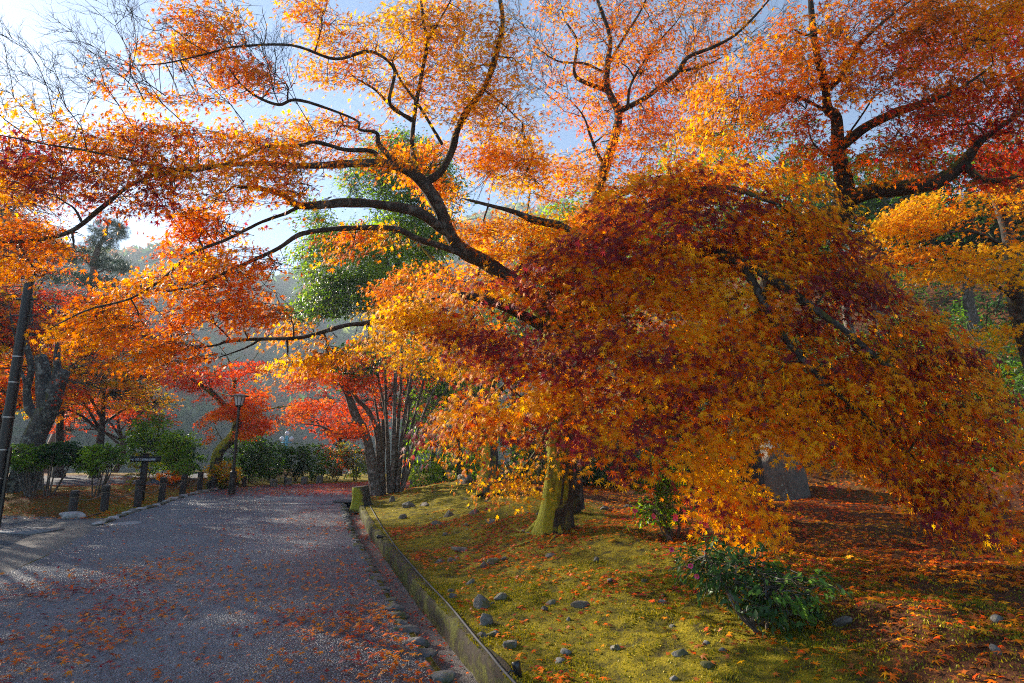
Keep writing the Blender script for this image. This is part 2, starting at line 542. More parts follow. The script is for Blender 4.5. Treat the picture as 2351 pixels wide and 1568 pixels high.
ry = np.concatenate([np.linspace(-7.5, CULV, 60), [16.2]])
right = [(float(xs(y)) + .04, y) for y in ry]
turn = [(-4.6, 17.6), (-4.2, 19.6), (-2.5, 20.6), (2, 21.6), (8, 23), (8, 26), (0, 24.2), (-5.5, 23.2), (-9.2, 21.6)]
left = [(float(xk(y)) + 0, y) for y in np.linspace(21.0, -7.5, 60)]
PATH = right + turn + left
sheet("path", PATH, .004, M['path'])
so = flat([188, 137, 98, 51, 0], [1193, 1200, 1216, 1239, 1262])
si = flat([250, 234, 172, 98, 0], [1189, 1206, 1241, 1282, 1321])
strip = [tuple(p[:2]) for p in so] + [(so[-1][0] + .3, so[-1][1] - 2), (-6.2, -7)] + [(float(xk(-7)) - .0, -7)] + [(float(xk(y)), y) for y in np.linspace(-6, KY[3], 14)] + [tuple(si[0][:2])]
sheet("path_border", strip, .002, M['strip'])

def inpoly(x, y, poly):
    poly = np.asarray(poly, float)
    x = np.asarray(x); y = np.asarray(y)
    r = np.zeros(x.shape, bool)
    j = len(poly) - 1
    for i in range(len(poly)):
        xi, yi = poly[i]; xj, yj = poly[j]
        if yi != yj:
            r ^= ((yi > y) != (yj > y)) & (x < (xj - xi) * (y - yi) / (yj - yi) + xi)
        j = i
    return r

# gutter: the concrete channel floor and its path-side lining
acc = Acc()
gy = np.arange(-7, CULV + .01, .15)
prof = [(.095, .001), (.098, GFLOOR + .004), (WL + .01, GFLOOR + .006)]
gv = np.array([[(float(xs(y)) + u + .012 * (vnoise(A(y * 3, u * 20, 0)) - .5), y, z) for u, z in prof] for y in gy])
k = (np.arange(len(gy) - 1)[:, None] * 3 + np.arange(2)[None]).ravel()
acc.add(gv, np.stack([k, k + 1, k + 4, k + 3], -1))
tag(acc.build("gutter", M['gutter']), kind="structure")

# the mossy concrete retaining wall
def mossy_concrete():
    m, nt, b = mat("mossy_concrete")
    n1 = noise(nt, 16, 6, .65)
    c = ramp(nt, n1, [(.3, (.018, .013, .008)), (.7, (.065, .045, .025))])
    mp = nt.nodes.new("ShaderNodeMapping"); mp.inputs["Scale"].default_value = (1, 1, 1.2)
    nt.links.new(pos(nt), mp.inputs["Vector"])
    f = ramp(nt, noise(nt, 3.4, 8, .72, mp.outputs[0]), [(.44, (0, 0, 0)), (.54, (1, 1, 1))])
    mc = ramp(nt, noise(nt, 70, 4, .7), [(.3, (.022, .026, .003)), (.7, (.17, .165, .006))])
    nt.links.new(mixc(nt, f, c, mc), b.inputs["Base Color"])
    b.inputs["Roughness"].default_value = .9
    bump(nt, b, noise(nt, 60, 4, .7), .7, .02, bump(nt, None, f, .6, .015))
    return m
M['wallc'] = mossy_concrete()
acc = Acc()
wy = np.arange(-6.5, SLAB + .15, .11)
wp = [(WL, GFLOOR - .05), (WL - .004, -.02), (WL + .0, WTOP - .02), (WL + .02, WTOP), (WR - .02, WTOP + .006), (WR, WTOP - .015), (WR, 0)]
wv = []
for y in wy:
    x0 = float(xs(y))
    for u, z in wp:
        q = vnoise(A(y * 4, u * 9, z * 9), 4) - .5
        jn = 1.0 if (y + 7) % 1.93 < .11 else 0.0
        chip = .02 * max(0.0, float(vnoise(A(y * 2.1, u * 3, 5), 14)) - .62) / .38 if z > 0 else 0.0
        wv.append((x0 + u + .026 * q + (.014 * jn if u < .45 else 0), y, z + (.022 * q - .016 * jn - chip if z > .04 else 0)))
n = len(wp)
k = (np.arange(len(wy) - 1)[:, None] * n + np.arange(n - 1)[None]).ravel()
acc.add(wv, np.stack([k, k + n, k + n + 1, k + 1], -1))
acc.add(np.array(wv)[:n], [list(range(n))]); acc.add(np.array(wv)[-n:], [list(range(n))])
tag(acc.build("retaining_wall", M['wallc'], smooth=True), "low mossy concrete wall between the gutter and the moss bank", "wall")

# culvert slab over the end of the gutter
def boxv(acc, c, s, rot=0.0, tilt=None, bev=0):
    bm = bmesh.new()
    bmesh.ops.create_cube(bm, size=1)
    bmesh.ops.scale(bm, vec=s, verts=bm.verts)
    if bev: bmesh.ops.bevel(bm, geom=bm.edges[:] , offset=bev, segments=2, affect='EDGES')
    R = np.array([[math.cos(rot), -math.sin(rot), 0], [math.sin(rot), math.cos(rot), 0], [0, 0, 1]])
    bm.verts.index_update()
    v = np.array([vv.co[:] for vv in bm.verts]) @ R.T
    if tilt is not None:
        v = v @ np.asarray(tilt).T
    v = v + np.asarray(c, float)
    by = {}
    for f in bm.faces: by.setdefault(len(f.verts), []).append([q.index for q in f.verts])
    off = acc.n
    first = True
    for nn, fl in by.items():
        if first: acc.add(v, fl); first = False
        else: acc.f.append(np.array(fl) + off)
    bm.free()
cx_ = float(xs(SLAB))
acc = Acc()
boxv(acc, (cx_ + .24, SLAB + .55, .035), (.95, .9, .07), -.05, bev=.015)
tag(acc.build("culvert_slab", M['gutter']), "concrete slab bridging the far end of the gutter by the stump", "slab")
acc = Acc()
boxv(acc, (cx_ - .75, SLAB - .15, .012), (1.3, .14, .016), -.03, bev=.003)
tag(acc.build("drain_cover", M['iron']), "pale metal strip across the paving beside the gutter's dark mouth", "drain cover")

# ------------------------------------------------------------------ leaves, twigs, trees
def lobed(angs, lens, notch):
    """a palmate leaf as kites around the stalk: template verts (x side, y tip, z up) and quads"""
    v = [(0, -.02, 0)]
    order = list(zip(angs, lens))
    na = [(angs[i] + angs[i + 1]) / 2 for i in range(len(angs) - 1)]
    na = [angs[0] - 26] + na + [angs[-1] + 26]
    for i, a in enumerate(na):
        r = notch if 0 < i < len(na) - 1 else .16
        v.append((r * math.sin(math.radians(a)), r * math.cos(math.radians(a)), .015))
    b = len(v)
    for a, l in order:
        v.append((l * math.sin(math.radians(a)), l * math.cos(math.radians(a)), -.16 * l * l))
    q = [(0, 1 + i, b + i, 2 + i) for i in range(len(order))]
    return np.array(v), np.array(q)
LEAF7 = lobed([-118, -78, -38, 0, 38, 78, 118], [.45, .78, 1.0, 1.12, 1.0, .78, .45], .29)
LEAF5 = lobed([-100, -48, 0, 48, 100], [.65, .95, 1.1, .95, .65], .33)
LEAF3 = lobed([-62, 0, 62], [.85, 1.0, .85], .38)
OVAL = (np.array([(0, -1, 0), (-.42, -.1, .12), (0, 1, -.12), (.42, -.1, .12), (0, -.1, 0)]), np.array([(0, 4, 2, 1), (0, 3, 2, 4)]))
def _needles(n=11):
    v, f = [], []
    r = np.random.default_rng(3)
    for i in range(n):
        a, e = r.uniform(0, 6.28), r.uniform(.2, 1.2)
        d = A(math.cos(a) * math.cos(e), math.sin(e) , math.sin(a) * math.cos(e))
        s = unit(np.cross(d, A(.3, .2, 1)))
        k = len(v)
        v += [tuple(-.028 * s), tuple(d * .5 - s * .025), tuple(d), tuple(d * .5 + s * .025)]
        f.append((k, k + 1, k + 2, k + 3))
    return np.array(v), np.array(f)
NEEDLE = _needles()

def put_leaves(acc, tpl, P, T, Nn, size, col):
    T = unit(T)
    Nn = unit(Nn - (Nn * T).sum(-1, keepdims=True) * T)
    B = np.cross(T, Nn)
    v, q = tpl
    n = len(P)
    cur = rng.uniform(.3, 2.2, (n, 1, 1))
    VV = P[:, None] + size[:, None, None] * (v[None, :, 0:1] * B[:, None] * rng.uniform(.8, 1.1, (n, 1, 1)) + v[None, :, 1:2] * T[:, None] + cur * v[None, :, 2:3] * Nn[:, None])
    ff = (np.arange(n) * len(v))[:, None, None] + q[None]
    acc.add(VV.reshape(-1, 3), ff.reshape(-1, q.shape[1]), np.repeat(col, len(v), 0))

PAL = dict(
    yellow=(.92, .47, .010), gold=(.92, .37, .006), orange=(.90, .25, .004), deep=(.80, .15, .004), redor=(.74, .085, .006),
    red=(.62, .035, .022), crimson=(.36, .022, .026), purple=(.25, .045, .055), brown=(.42, .12, .02), lime=(.34, .36, .03), olive=(.30, .22, .02),
    coral=(.84, .105, .018), green=(.11, .21, .02), dgreen=(.035, .085, .016), lgreen=(.30, .43, .035), pine=(.045, .085, .035), bgreen=(.05, .08, .045))

def colours(P, names, freq=.9, seed=0, extra=0.0, jit=.16):
    c = np.array([PAL[n] for n in names])
    v = .5 * vnoise(P * freq, seed) + .5 * vnoise(P * freq * 3.1, seed + 1)
    v = np.clip((v - .5) * 1.75 + .5 + rng.normal(0, jit, len(P)) + extra, 0, .9999) * len(names)
    i = v.astype(int)
    out = c[i]
    return np.clip(out * rng.uniform(.72, 1.22, (len(P), 1)) * (1 + rng.normal(0, .06, (len(P), 3))), .002, .92)

def poly_points(poly, n):
    poly = np.asarray(poly, float)
    lo, hi = poly.min(0), poly.max(0)
    out = np.zeros((0, 2))
    while len(out) < n:
        q = rng.uniform(lo, hi, (n * 2 + 50, 2))
        out = np.vstack([out, q[inpoly(q[:, 0], q[:, 1], poly)]])
    return out[:n]

def poly_area(poly):
    p = np.asarray(poly, float)
    x, y = p[:, 0], p[:, 1]
    return abs(np.dot(x, np.roll(y, 1)) - np.dot(y, np.roll(x, 1))) / 2

def sprays(acc, twigs, O, D, L, k, tpl, size, names, flatness=.22, droop=.45, cfreq=.9, seed=0, tilt=.45, tipx=.2, attach=None, twr=.0035, side_twigs=True, up=.5, tip_dn=.8, face=.6, jit=.16):
    """leafy twigs: n twigs from O along D (length L) with k leaves each"""
    n = len(O)
    if n == 0: return
    D = unit(D)
    Sd = unit(np.cross(D, A(0, 0, 1)) + 1e-6)
    r = rng.uniform(.05, 1, (n, k)) ** .62
    a = rng.normal(0, .55, (n, k))
    lat = np.sin(a) * r
    P = O[:, None] + L[:, None, None] * ((np.cos(a) * r)[..., None] * D[:, None] + lat[..., None] * Sd[:, None])
    P[..., 2] -= droop * L[:, None] * r ** 2 * .7
    P += rng.normal(0, 1, P.shape) * (L[:, None, None] * A(.07, .07, flatness * .55))
    T = D[:, None] * .6 + Sd[:, None] * (np.sin(a) * 1.1)[..., None] + rng.normal(0, .38, P.shape)
    T[..., 2] -= tip_dn
    Nn = D[:, None] * face + rng.normal(0, tilt, P.shape)
    Nn[..., 2] += up
    P = P.reshape(-1, 3)
    sz = size * rng.uniform(.5, 1.15, len(P)) ** (1.0 if size > .04 else 1.0)
    col = colours(P, names, cfreq, seed, (tipx * (r - .55)).ravel(), jit)
    put_leaves(acc, tpl, P, T.reshape(-1, 3), Nn.reshape(-1, 3), sz, col)
    if twigs is None: return
    s = np.linspace(0, 1, 4)[None, :, None]
    bend = np.zeros((n, 4, 3)); bend[..., 2] = -droop * .7 * (s[..., 0] ** 2) * L[:, None]
    main = O[:, None] + s * L[:, None, None] * D[:, None] + bend
    if attach is not None:
        At, dd = attach
        m1 = At * .55 + O * .45 + rng.normal(0, 1, O.shape) * dd[:, None] * .07
        m2 = At * .22 + O * .78 + rng.normal(0, 1, O.shape) * dd[:, None] * .05
        main = np.concatenate([At[:, None], m1[:, None], m2[:, None], main], 1)
        R = np.linspace(1, .25, 7)[None] * (twr * (1 + .5 * np.minimum(dd, 2)))[:, None]
    else:
        R = np.broadcast_to(np.linspace(1, .35, 4)[None] * twr, (n, 4))
    twigs.add(*tubes(main, R, 4))
    if side_twigs:
        for sg in (-1, 1):
            st = O + D * (L * rng.uniform(.15, .45, n))[:, None]
            d2 = unit(D + sg * Sd * rng.uniform(.5, 1.1, (n, 1)))
            e = np.linspace(0, 1, 3)[None, :, None]
            b2 = np.zeros((n, 3, 3)); b2[..., 2] = -droop * .5 * (e[..., 0] ** 2) * L[:, None]
            twigs.add(*tubes(st[:, None] + e * (L * .6)[:, None, None] * d2[:, None] + b2, np.broadcast_to(np.linspace(.7, .3, 3)[None] * twr, (n, 3)), 3))

def nearest(P, Q):
    idx = np.empty(len(P), int); dd = np.empty(len(P))
    for s in range(0, len(P), 512):
        d = ((P[s:s + 512, None] - Q[None]) ** 2).sum(-1)
        idx[s:s + 512] = d.argmin(1); dd[s:s + 512] = np.sqrt(d.min(1))
    return idx, dd

class Tree:
    def __init__(self, name, label, cat, base, bark, leaf, group=None):
        self.root = thing(name, label, cat, tuple(base), group)
        self.base = np.asarray(base, float)
        self.bark, self.leaf = bark, leaf
        self.wood, self.leaves = Acc(), Acc()
        self.pts, self.rad = np.zeros((0, 3)), np.zeros(0)
    def limb(self, rows, sides=8, per=6, flare=None, wob=.17, world=False):
        rows = np.asarray(rows, float)
        if not world:
            p = W(rows[:, 0], rows[:, 1], rows[:, 2])
            rows = np.column_stack([p, rows[:, 3]])
        P, R = limb(self.wood, rows, sides, per, flare, wob, seed=int(rng.integers(0, 50)))
        self.pts = np.vstack([self.pts, P]); self.rad = np.concatenate([self.rad, R])
        return P
    def branchlets(self, O, cell=.8, r0=.011):
        """thin secondary branches that carry groups of leafy twigs"""
        key = np.floor(O / cell).astype(int)
        _, inv = np.unique(key, axis=0, return_inverse=True)
        inv = inv.ravel()
        cents = np.array([O[inv == i].mean(0) for i in range(inv.max() + 1)])
        order = np.argsort(nearest(cents, self.pts)[1])
        for c in cents[order]:
            i, d = nearest(c[None], self.pts)
            a = self.pts[i[0]]; d = d[0]
            if d < .25: continue
            m = (a + c) / 2 + rng.normal(0, d * .08, 3) + A(0, 0, d * .05)
            m2 = a * .25 + c * .75 + rng.normal(0, d * .06, 3) + A(0, 0, d * .03)
            rr = min(self.rad[i[0]] * .7, r0 * (1 + d * .35))
            self.limb(np.column_stack([np.vstack([a, m, m2, c]), [rr, rr * .8, rr * .62, rr * .45]]), sides=5, per=3, world=True)
    def region(self, poly, t, thick, cover, size, names, tpl=LEAF7, k=22, L=.42, gate=.42, gfreq=(1.1, 2.6), seed=0, away=None, droop=.45, cell=.8, twigs=True, tilt=.45, tipx=.2, cfreq=.9, up=.4, tip_dn=.8, twr=.0035, lean=(0, -.25, 0), face=.85, jit=.16):
        """foliage seen inside the outline poly, between the depths t and t+thick"""
        a = poly_area(poly)
        tm = float(np.mean([t0 for t0 in [t(*np.mean(np.asarray(poly, float), 0)) if callable(t) else t]])) + thick / 2
        la = .115 * (size * 1.9 * F / tm) ** 2 if tpl is not OVAL else .28 * (size * 1.3 * F / tm) ** 2
        n = max(3, int(cover * a / la / k))
        O = np.zeros((0, 3)); tries = 0
        while len(O) < n and tries < 12:
            q = poly_points(poly, n * 2)
            tt = (t(q[:, 0], q[:, 1]) if callable(t) else np.full(len(q), float(t))) + rng.uniform(0, 1, len(q)) * thick
            w = W(q[:, 0], q[:, 1], tt)
            g = vnoise(w * A(gfreq[0], gfreq[0], gfreq[1]), 20 + seed)
            O = np.vstack([O, w[g > gate]]); tries += 1
        O = O[:n]
        c = self.pts.mean(0) if away is None else np.asarray(away, float)
        D = unit((O - c) * A(1, 1, .35)) + A(*lean) + rng.normal(0, .35, O.shape) * A(1, 1, .4)
        D = unit(D)
        Ls = L * rng.uniform(.6, 1.3, len(O))
        O = O - D * Ls[:, None] * .5
        at = None
        if twigs:
            self.branchlets(O, cell)
            i, dd = nearest(O, self.pts)
            at = (self.pts[i], dd)
        sprays(self.leaves, self.wood if twigs else None, O, D, Ls, k, tpl, size, names, droop=droop, seed=seed, attach=at, tilt=tilt, tipx=tipx, cfreq=cfreq, up=up, tip_dn=tip_dn, twr=twr, face=face, jit=jit)
    def blob(self, c, r, n, size, names, tpl=LEAF3, k=14, L=None, gate=.40, gf=None, seed=0, twigs=False, droop=.3, inner=.45, cfreq=.5, tilt=.6, up=.7, tip_dn=.4, twr=.006, tipx=.1):
        """a cloud of foliage round c with half-axes r"""
        c = np.asarray(c, float); r = np.asarray(r, float)
        L = L or float(r.min()) * .35
        gf = gf or 1.6 / float(r.mean()) * 1.2
        O = np.zeros((0, 3)); d_ = np.zeros((0, 3))
        m = max(3, n // k)
        tr = 0
        while len(O) < m and tr < 12:
            d = unit(rng.normal(0, 1, (m * 2, 3)))
            rr = rng.uniform(inner ** 2, 1, (m * 2, 1)) ** .5
            w = c + d * r * rr * (1 + .35 * (vnoise(d * 1.9 + c, 31 + seed)[:, None] - .5))
            ok = vnoise(w * gf * A(1, 1, 1.7), 33 + seed) > gate
            O = np.vstack([O, w[ok]]); d_ = np.vstack([d_, d[ok]]); tr += 1
        O, d_ = O[:m], d_[:m]
        D = unit(d_ * A(1, 1, .6) + rng.normal(0, .3, O.shape))
        Ls = L * rng.uniform(.6, 1.3, len(O))
        at = None
        if twigs and len(self.pts):
            i, dd = nearest(O, self.pts)
            at = (self.pts[i], dd)
        sprays(self.leaves, self.wood if twigs else None, O - D * Ls[:, None] * .5, D, Ls, k, tpl, size, names, droop=droop, seed=seed, cfreq=cfreq, tilt=tilt, up=up, tip_dn=tip_dn, attach=at, twr=twr, side_twigs=False, tipx=tipx)
    def bare(self, starts, dirs, L, depth=3, r=.006):
        """leafless fine twigs, forking"""
        P = np.asarray(starts, float); Dn = unit(np.asarray(dirs, float)); Ls = np.full(len(P), L) * rng.uniform(.7, 1.3, len(P)); rr = r
        for lev in range(depth):
            s = np.linspace(0, 1, 4)[None, :, None]
            mid = rng.normal(0, .07, (len(P), 4, 3)) * Ls[:, None, None]; mid[:, 0] = 0
            C = P[:, None] + s * Ls[:, None, None] * Dn[:, None] + mid
            self.wood.add(*tubes(C, np.broadcast_to(np.linspace(1, .55, 4)[None] * rr, (len(P), 4)), 4))
            nP, nD, nL = [], [], []
            for i in (1, 2, 3):
                for sg in (-1, 1):
                    sd = unit(np.cross(Dn, rng.normal(0, 1, Dn.shape)))
                    nP.append(C[:, i]); nD.append(unit(Dn + sd * rng.uniform(.35, .9, (len(P), 1)))); nL.append(Ls * rng.uniform(.4, .65, len(P)))
            P, Dn, Ls = np.concatenate(nP), np.concatenate(nD), np.concatenate(nL)
            rr *= .6
    def done(self, crown="crown", trunk="trunk"):
        if self.wood.n:
            self.wood.build(trunk, self.bark, self.root, self.base, smooth=True)
        if self.leaves.n:
            self.leaves.build(crown, self.leaf, self.root, self.base, color=True)
        return self.root

def on_ground(x, y):
    return A(x, y, float(gh(x, y)))

LS = .050       # half-span of a Japanese maple leaf

# ---- the big maple
bp, bt = ground_at(1268, 1212)
big = Tree("maple_tree", "large spreading maple with mossy trunk on the bank, orange to purple leaves over the path", "maple tree", bp, M['bark_dark'], M['maple'])
bt -= .05
trunk_pts = [(1268, 1225, bt, .225), (1277, 1160, bt, .19), (1286, 1080, bt - .03, .17), (1288, 960, bt - .08, .155), (1290, 870, bt - .12, .15), (1274, 760, bt - .2, .145), (1222, 680, bt - .3, .14)]
tk = Acc()
tw = np.asarray(trunk_pts, float)
tP = np.column_stack([W(tw[:, 0], tw[:, 1], tw[:, 2]), tw[:, 3]])
cP, cR = limb(tk, tP, 22, 10, (.45, .2), .24, 4)
for _a in (-2.9, -2.2, -1.5, -.7, .3, 2.6):
    _L = rng.uniform(.45, .95)
    _r = [bp + A(math.cos(_a) * .12, math.sin(_a) * .12, .13)]
    for _s in (.28, .5, .78, 1.0):
        _q = bp + A(math.cos(_a + .25 * math.sin(_s * 7)) * (.1 + _L * _s), math.sin(_a + .25 * math.sin(_s * 7)) * (.1 + _L * _s), 0)
        _r.append(A(_q[0], _q[1], float(gh(_q[0], _q[1])) + .03 * (1 - _s) - .022))
    limb(tk, np.column_stack([_r, [.06, .042, .03, .02, .008]]), 8, 5, None, .2, 7)
tk.build("trunk", M['bark_moss'], big.root, big.base, smooth=True)
big.pts = cP[20:]; big.rad = cR[20:]
T0 = bt - .3
B = big.limb
B([(1222, 680, T0, .125), (1120, 605, T0 - .2, .098), (1065, 577, T0 - .35, .09), (1030, 530, T0 - .5, .082), (1005, 470, T0 - .65, .076), (972, 422, T0 - .75, .07), (930, 388, T0 - .9, .055), (885, 377, T0 - 1.05, .05), (820, 375, T0 - 1.2, .045), (700, 381, T0 - 1.5, .032), (575, 375, T0 - 1.75, .022), (400, 392, T0 - 2.0, .016), (300, 425, T0 - 2.05, .016), (235, 476, T0 - 2.1, .020), (165, 530, T0 - 2.15, .019), (80, 551, T0 - 2.2, .017), (-30, 553, T0 - 2.25, .014), (-140, 530, T0 - 2.3, .008)], 10)
B([(975, 420, T0 - .72, .05), (1010, 395, T0 - .75, .045), (1035, 350, T0 - .8, .042), (1050, 300, T0 - .9, .039), (1075, 250, T0 - 1, .036), (1110, 205, T0 - 1.05, .033), (1135, 140, T0 - 1.1, .03), (1153, 60, T0 - 1.15, .026), (1150, 10, T0 - 1.2, .024), (1142, -60, T0 - 1.25, .02), (1150, -160, T0 - 1.2, .01)], 9)
B([(965, 415, T0 - .75, .04), (946, 345, T0 - .75, .03), (951, 270, T0 - .8, .026), (965, 185, T0 - .85, .023), (982, 95, T0 - .9, .02), (972, 55, T0 - .95, .017), (967, 0, T0 - 1, .014), (960, -60, T0 - 1, .008)], 7)
B([(982, 95, T0 - .9, .014), (1010, 45, T0 - .95, .011), (1035, 0, T0 - 1, .008), (1050, -40, T0 - 1, .005)], 6)
B([(1015, 332, T0 - .8, .02), (985, 280, T0 - .85, .018), (955, 232, T0 - .95, .016), (920, 185, T0 - 1, .013), (900, 140, T0 - 1.05, .010)], 6)
B([(948, 275, T0 - .8, .022), (895, 238, T0 - 1, .02), (905, 160, T0 - 1.1, .017), (850, 118, T0 - 1.2, .016), (770, 135, T0 - 1.35, .016), (670, 104, T0 - 1.5, .013), (545, 107, T0 - 1.7, .011), (480, 122, T0 - 1.8, .009), (380, 145, T0 - 1.9, .007), (300, 150, T0 - 1.95, .004)], 7)
B([(945, 278, T0 - .8, .02), (895, 240, T0 - .85, .018), (860, 205, T0 - .9, .014), (818, 180, T0 - .95, .009)], 6)
B([(905, 372, T0 - 1, .04), (870, 330, T0 - 1.05, .03), (864, 305, T0 - 1.1, .022), (825, 297, T0 - 1.15, .014), (815, 274, T0 - 1.2, .012), (690, 230, T0 - 1.4, .017), (640, 240, T0 - 1.5, .015), (590, 222, T0 - 1.6, .013), (550, 190, T0 - 1.7, .010), (525, 155, T0 - 1.75, .008)], 7)
B([(867, 355, T0 - 1.05, .03), (845, 345, T0 - 1.1, .026), (790, 343, T0 - 1.3, .023), (725, 326, T0 - 1.45, .021), (690, 334, T0 - 1.55, .02), (605, 338, T0 - 1.7, .016), (560, 360, T0 - 1.8, .014), (465, 390, T0 - 2, .012), (380, 385, T0 - 2.1, .011), (310, 370, T0 - 2.2, .010), (200, 346, T0 - 2.3, .009), (100, 330, T0 - 2.35, .008), (-10, 308, T0 - 2.4, .006)], 7)
B([(1030, 530, T0 - .5, .07), (1015, 525, T0 - .55, .066), (960, 488, T0 - .8, .06), (880, 471, T0 - 1, .053), (790, 466, T0 - 1.2, .047), (690, 472, T0 - 1.45, .04), (645, 445, T0 - 1.55, .03), (590, 432, T0 - 1.7, .024), (535, 428, T0 - 1.8, .016)], 9)
B([(692, 472, T0 - 1.45, .025), (655, 490, T0 - 1.5, .018), (600, 510, T0 - 1.6, .016), (520, 550, T0 - 1.75, .015), (440, 582, T0 - 1.9, .013), (378, 636, T0 - 2.0, .012), (300, 685, T0 - 2.1, .011), (200, 712, T0 - 2.25, .008), (110, 757, T0 - 2.3, .005)], 7)
B([(1105, 602, T0 - .2, .06), (1060, 582, T0 - .4, .045), (960, 548, T0 - .75, .04), (905, 525, T0 - .9, .036), (800, 524, T0 - 1.2, .03), (695, 536, T0 - 1.5, .024), (630, 575, T0 - 1.6, .021), (540, 615, T0 - 1.8, .018), (465, 650, T0 - 1.9, .016), (390, 668, T0 - 2, .010), (350, 662, T0 - 2.1, .006)], 8)
B([(1272, 762, T0 - .1, .08), (1150, 700, T0 - .4, .06), (1060, 678, T0 - .6, .045), (1000, 688, T0 - .75, .036), (920, 712, T0 - .95, .032), (850, 740, T0 - 1.1, .029), (790, 748, T0 - 1.2, .025), (690, 775, T0 - 1.4, .021), (600, 778, T0 - 1.6, .018), (523, 784, T0 - 1.75, .015), (493, 793, T0 - 1.8, .011), (400, 806, T0 - 1.9, .005)], 8)
B([(530, 783, T0 - 1.75, .010), (518, 767, T0 - 1.8, .008), (495, 745, T0 - 1.85, .005)], 5)
B([(600, 778, T0 - 1.6, .012), (560, 800, T0 - 1.7, .010), (495, 823, T0 - 1.8, .005)], 5)
# limbs to the right, inside the curtain of leaves
B([(1240, 700, T0, .10), (1330, 610, T0 - .1, .075), (1305, 530, T0 - .2, .06), (1225, 505, T0 - .3, .045), (1175, 485, T0 - .35, .03), (1060, 455, T0 - .3, .015)], 9)
B([(1272, 760, T0, .11), (1400, 640, T0 - .4, .09), (1550, 575, T0 - .9, .075), (1700, 600, T0 - 1.4, .055), (1900, 730, T0 - 1.9, .035), (2060, 860, T0 - 2.2, .018)], 9)
B([(1400, 640, T0 - .4, .06), (1480, 500, T0 - .8, .045), (1640, 430, T0 - 1.2, .032), (1790, 470, T0 - 1.6, .018)], 8)
B([(1285, 830, T0, .07), (1400, 850, T0 - .7, .05), (1500, 940, T0 - 1.4, .034), (1600, 1050, T0 - 1.8, .016)], 8)
B([(1285, 850, T0, .06), (1210, 850, T0 - .6, .045), (1110, 930, T0 - 1.0, .026), (1020, 1005, T0 - 1.25, .010)], 8)
B([(1288, 900, T0 + .1, .05), (1240, 1020, T0 - .5, .022), (1180, 1090, T0 - 1, .012), (1085, 1125, T0 - 1.2, .006)], 7)
B([(1700, 600, T0 - 1.4, .045), (1820, 800, T0 - 1.8, .03), (1990, 960, T0 - 2.1, .022), (2180, 1120, T0 - 2.3, .010)], 8)
UP = ['yellow', 'gold', 'gold', 'orange', 'orange', 'deep']
UPY = ['yellow', 'yellow', 'yellow', 'gold', 'gold', 'orange']
DK = ['yellow', 'gold', 'gold', 'orange', 'deep', 'brown', 'purple']
R = big.region
AW = W(1250, 650, T0)
R([(395, 0), (560, 0), (545, 90), (600, 150), (690, 190), (640, 190), (560, 200), (470, 240), (380, 230), (230, 200), (220, 110), (300, 120), (390, 80)], T0 - 2.1, .9, 2.6, LS, UP, seed=1, away=AW, gate=.48)
R([(570, -30), (780, -30), (740, 50), (640, 50), (575, 50)], T0 - 1.7, .7, 1.7, LS, UP, seed=2, away=AW)
R([(700, 60), (880, 20), (1000, -20), (1180, -20), (1210, 90), (1190, 180), (1240, 280), (1210, 330), (1100, 320), (1000, 270), (900, 240), (850, 190), (720, 190), (690, 120)], T0 - 1.5, 1.2, 2.9, LS, UPY, seed=3, away=AW, gate=.46)
R([(-40, 330), (150, 290), (300, 280), (480, 280), (640, 300), (700, 350), (690, 430), (560, 470), (440, 480), (330, 490), (180, 480), (-40, 460)], T0 - 2.4, .9, 3.6, LS, DK, cfreq=1.8, jit=.24, seed=4, away=AW, gate=.36)
R([(500, 290), (720, 260), (850, 270), (930, 330), (960, 390), (700, 375), (600, 340)], T0 - 1.6, .9, 2.6, LS, UP, seed=5, away=AW)
R([(-40, 450), (170, 470), (150, 560), (90, 620), (-40, 650)], T0 - 2.5, .7, 2.0, LS, UP, seed=6, away=AW)
R([(440, 470), (680, 430), (690, 520), (520, 570), (450, 620), (330, 650), (400, 540)], T0 - 2.0, .9, 2.3, LS, UP, seed=7, away=AW)
R([(90, 760), (230, 650), (420, 600), (560, 560), (640, 600), (600, 660), (650, 700), (660, 780), (560, 810), (420, 830), (300, 840), (250, 790), (100, 755)], T0 - 2.2, .9, 3.4, LS, UP, seed=8, away=AW, gate=.36)
R([(600, 770), (700, 725), (800, 710), (900, 680), (1000, 690), (950, 760), (850, 810), (700, 850), (620, 840)], T0 - 1.5, .8, 3.2, LS, UPY, seed=9, away=AW)
R([(690, 540), (900, 510), (1050, 580), (1000, 640), (900, 620), (760, 580)], T0 - 1.3, .7, 1.2, LS, UP, seed=10, away=AW)
R([(880, 345), (1000, 325), (1100, 330), (1230, 320), (1270, 400), (1220, 480), (1290, 530), (1180, 590), (1110, 600), (1020, 520), (970, 430)], T0 - .5, 1.0, 3.2, LS, UPY, seed=11, away=AW)
R([(0, 200), (150, 230), (300, 250), (330, 330), (150, 320), (0, 300)], T0 - 2.3, .8, .9, LS, UP, seed=12, away=AW)
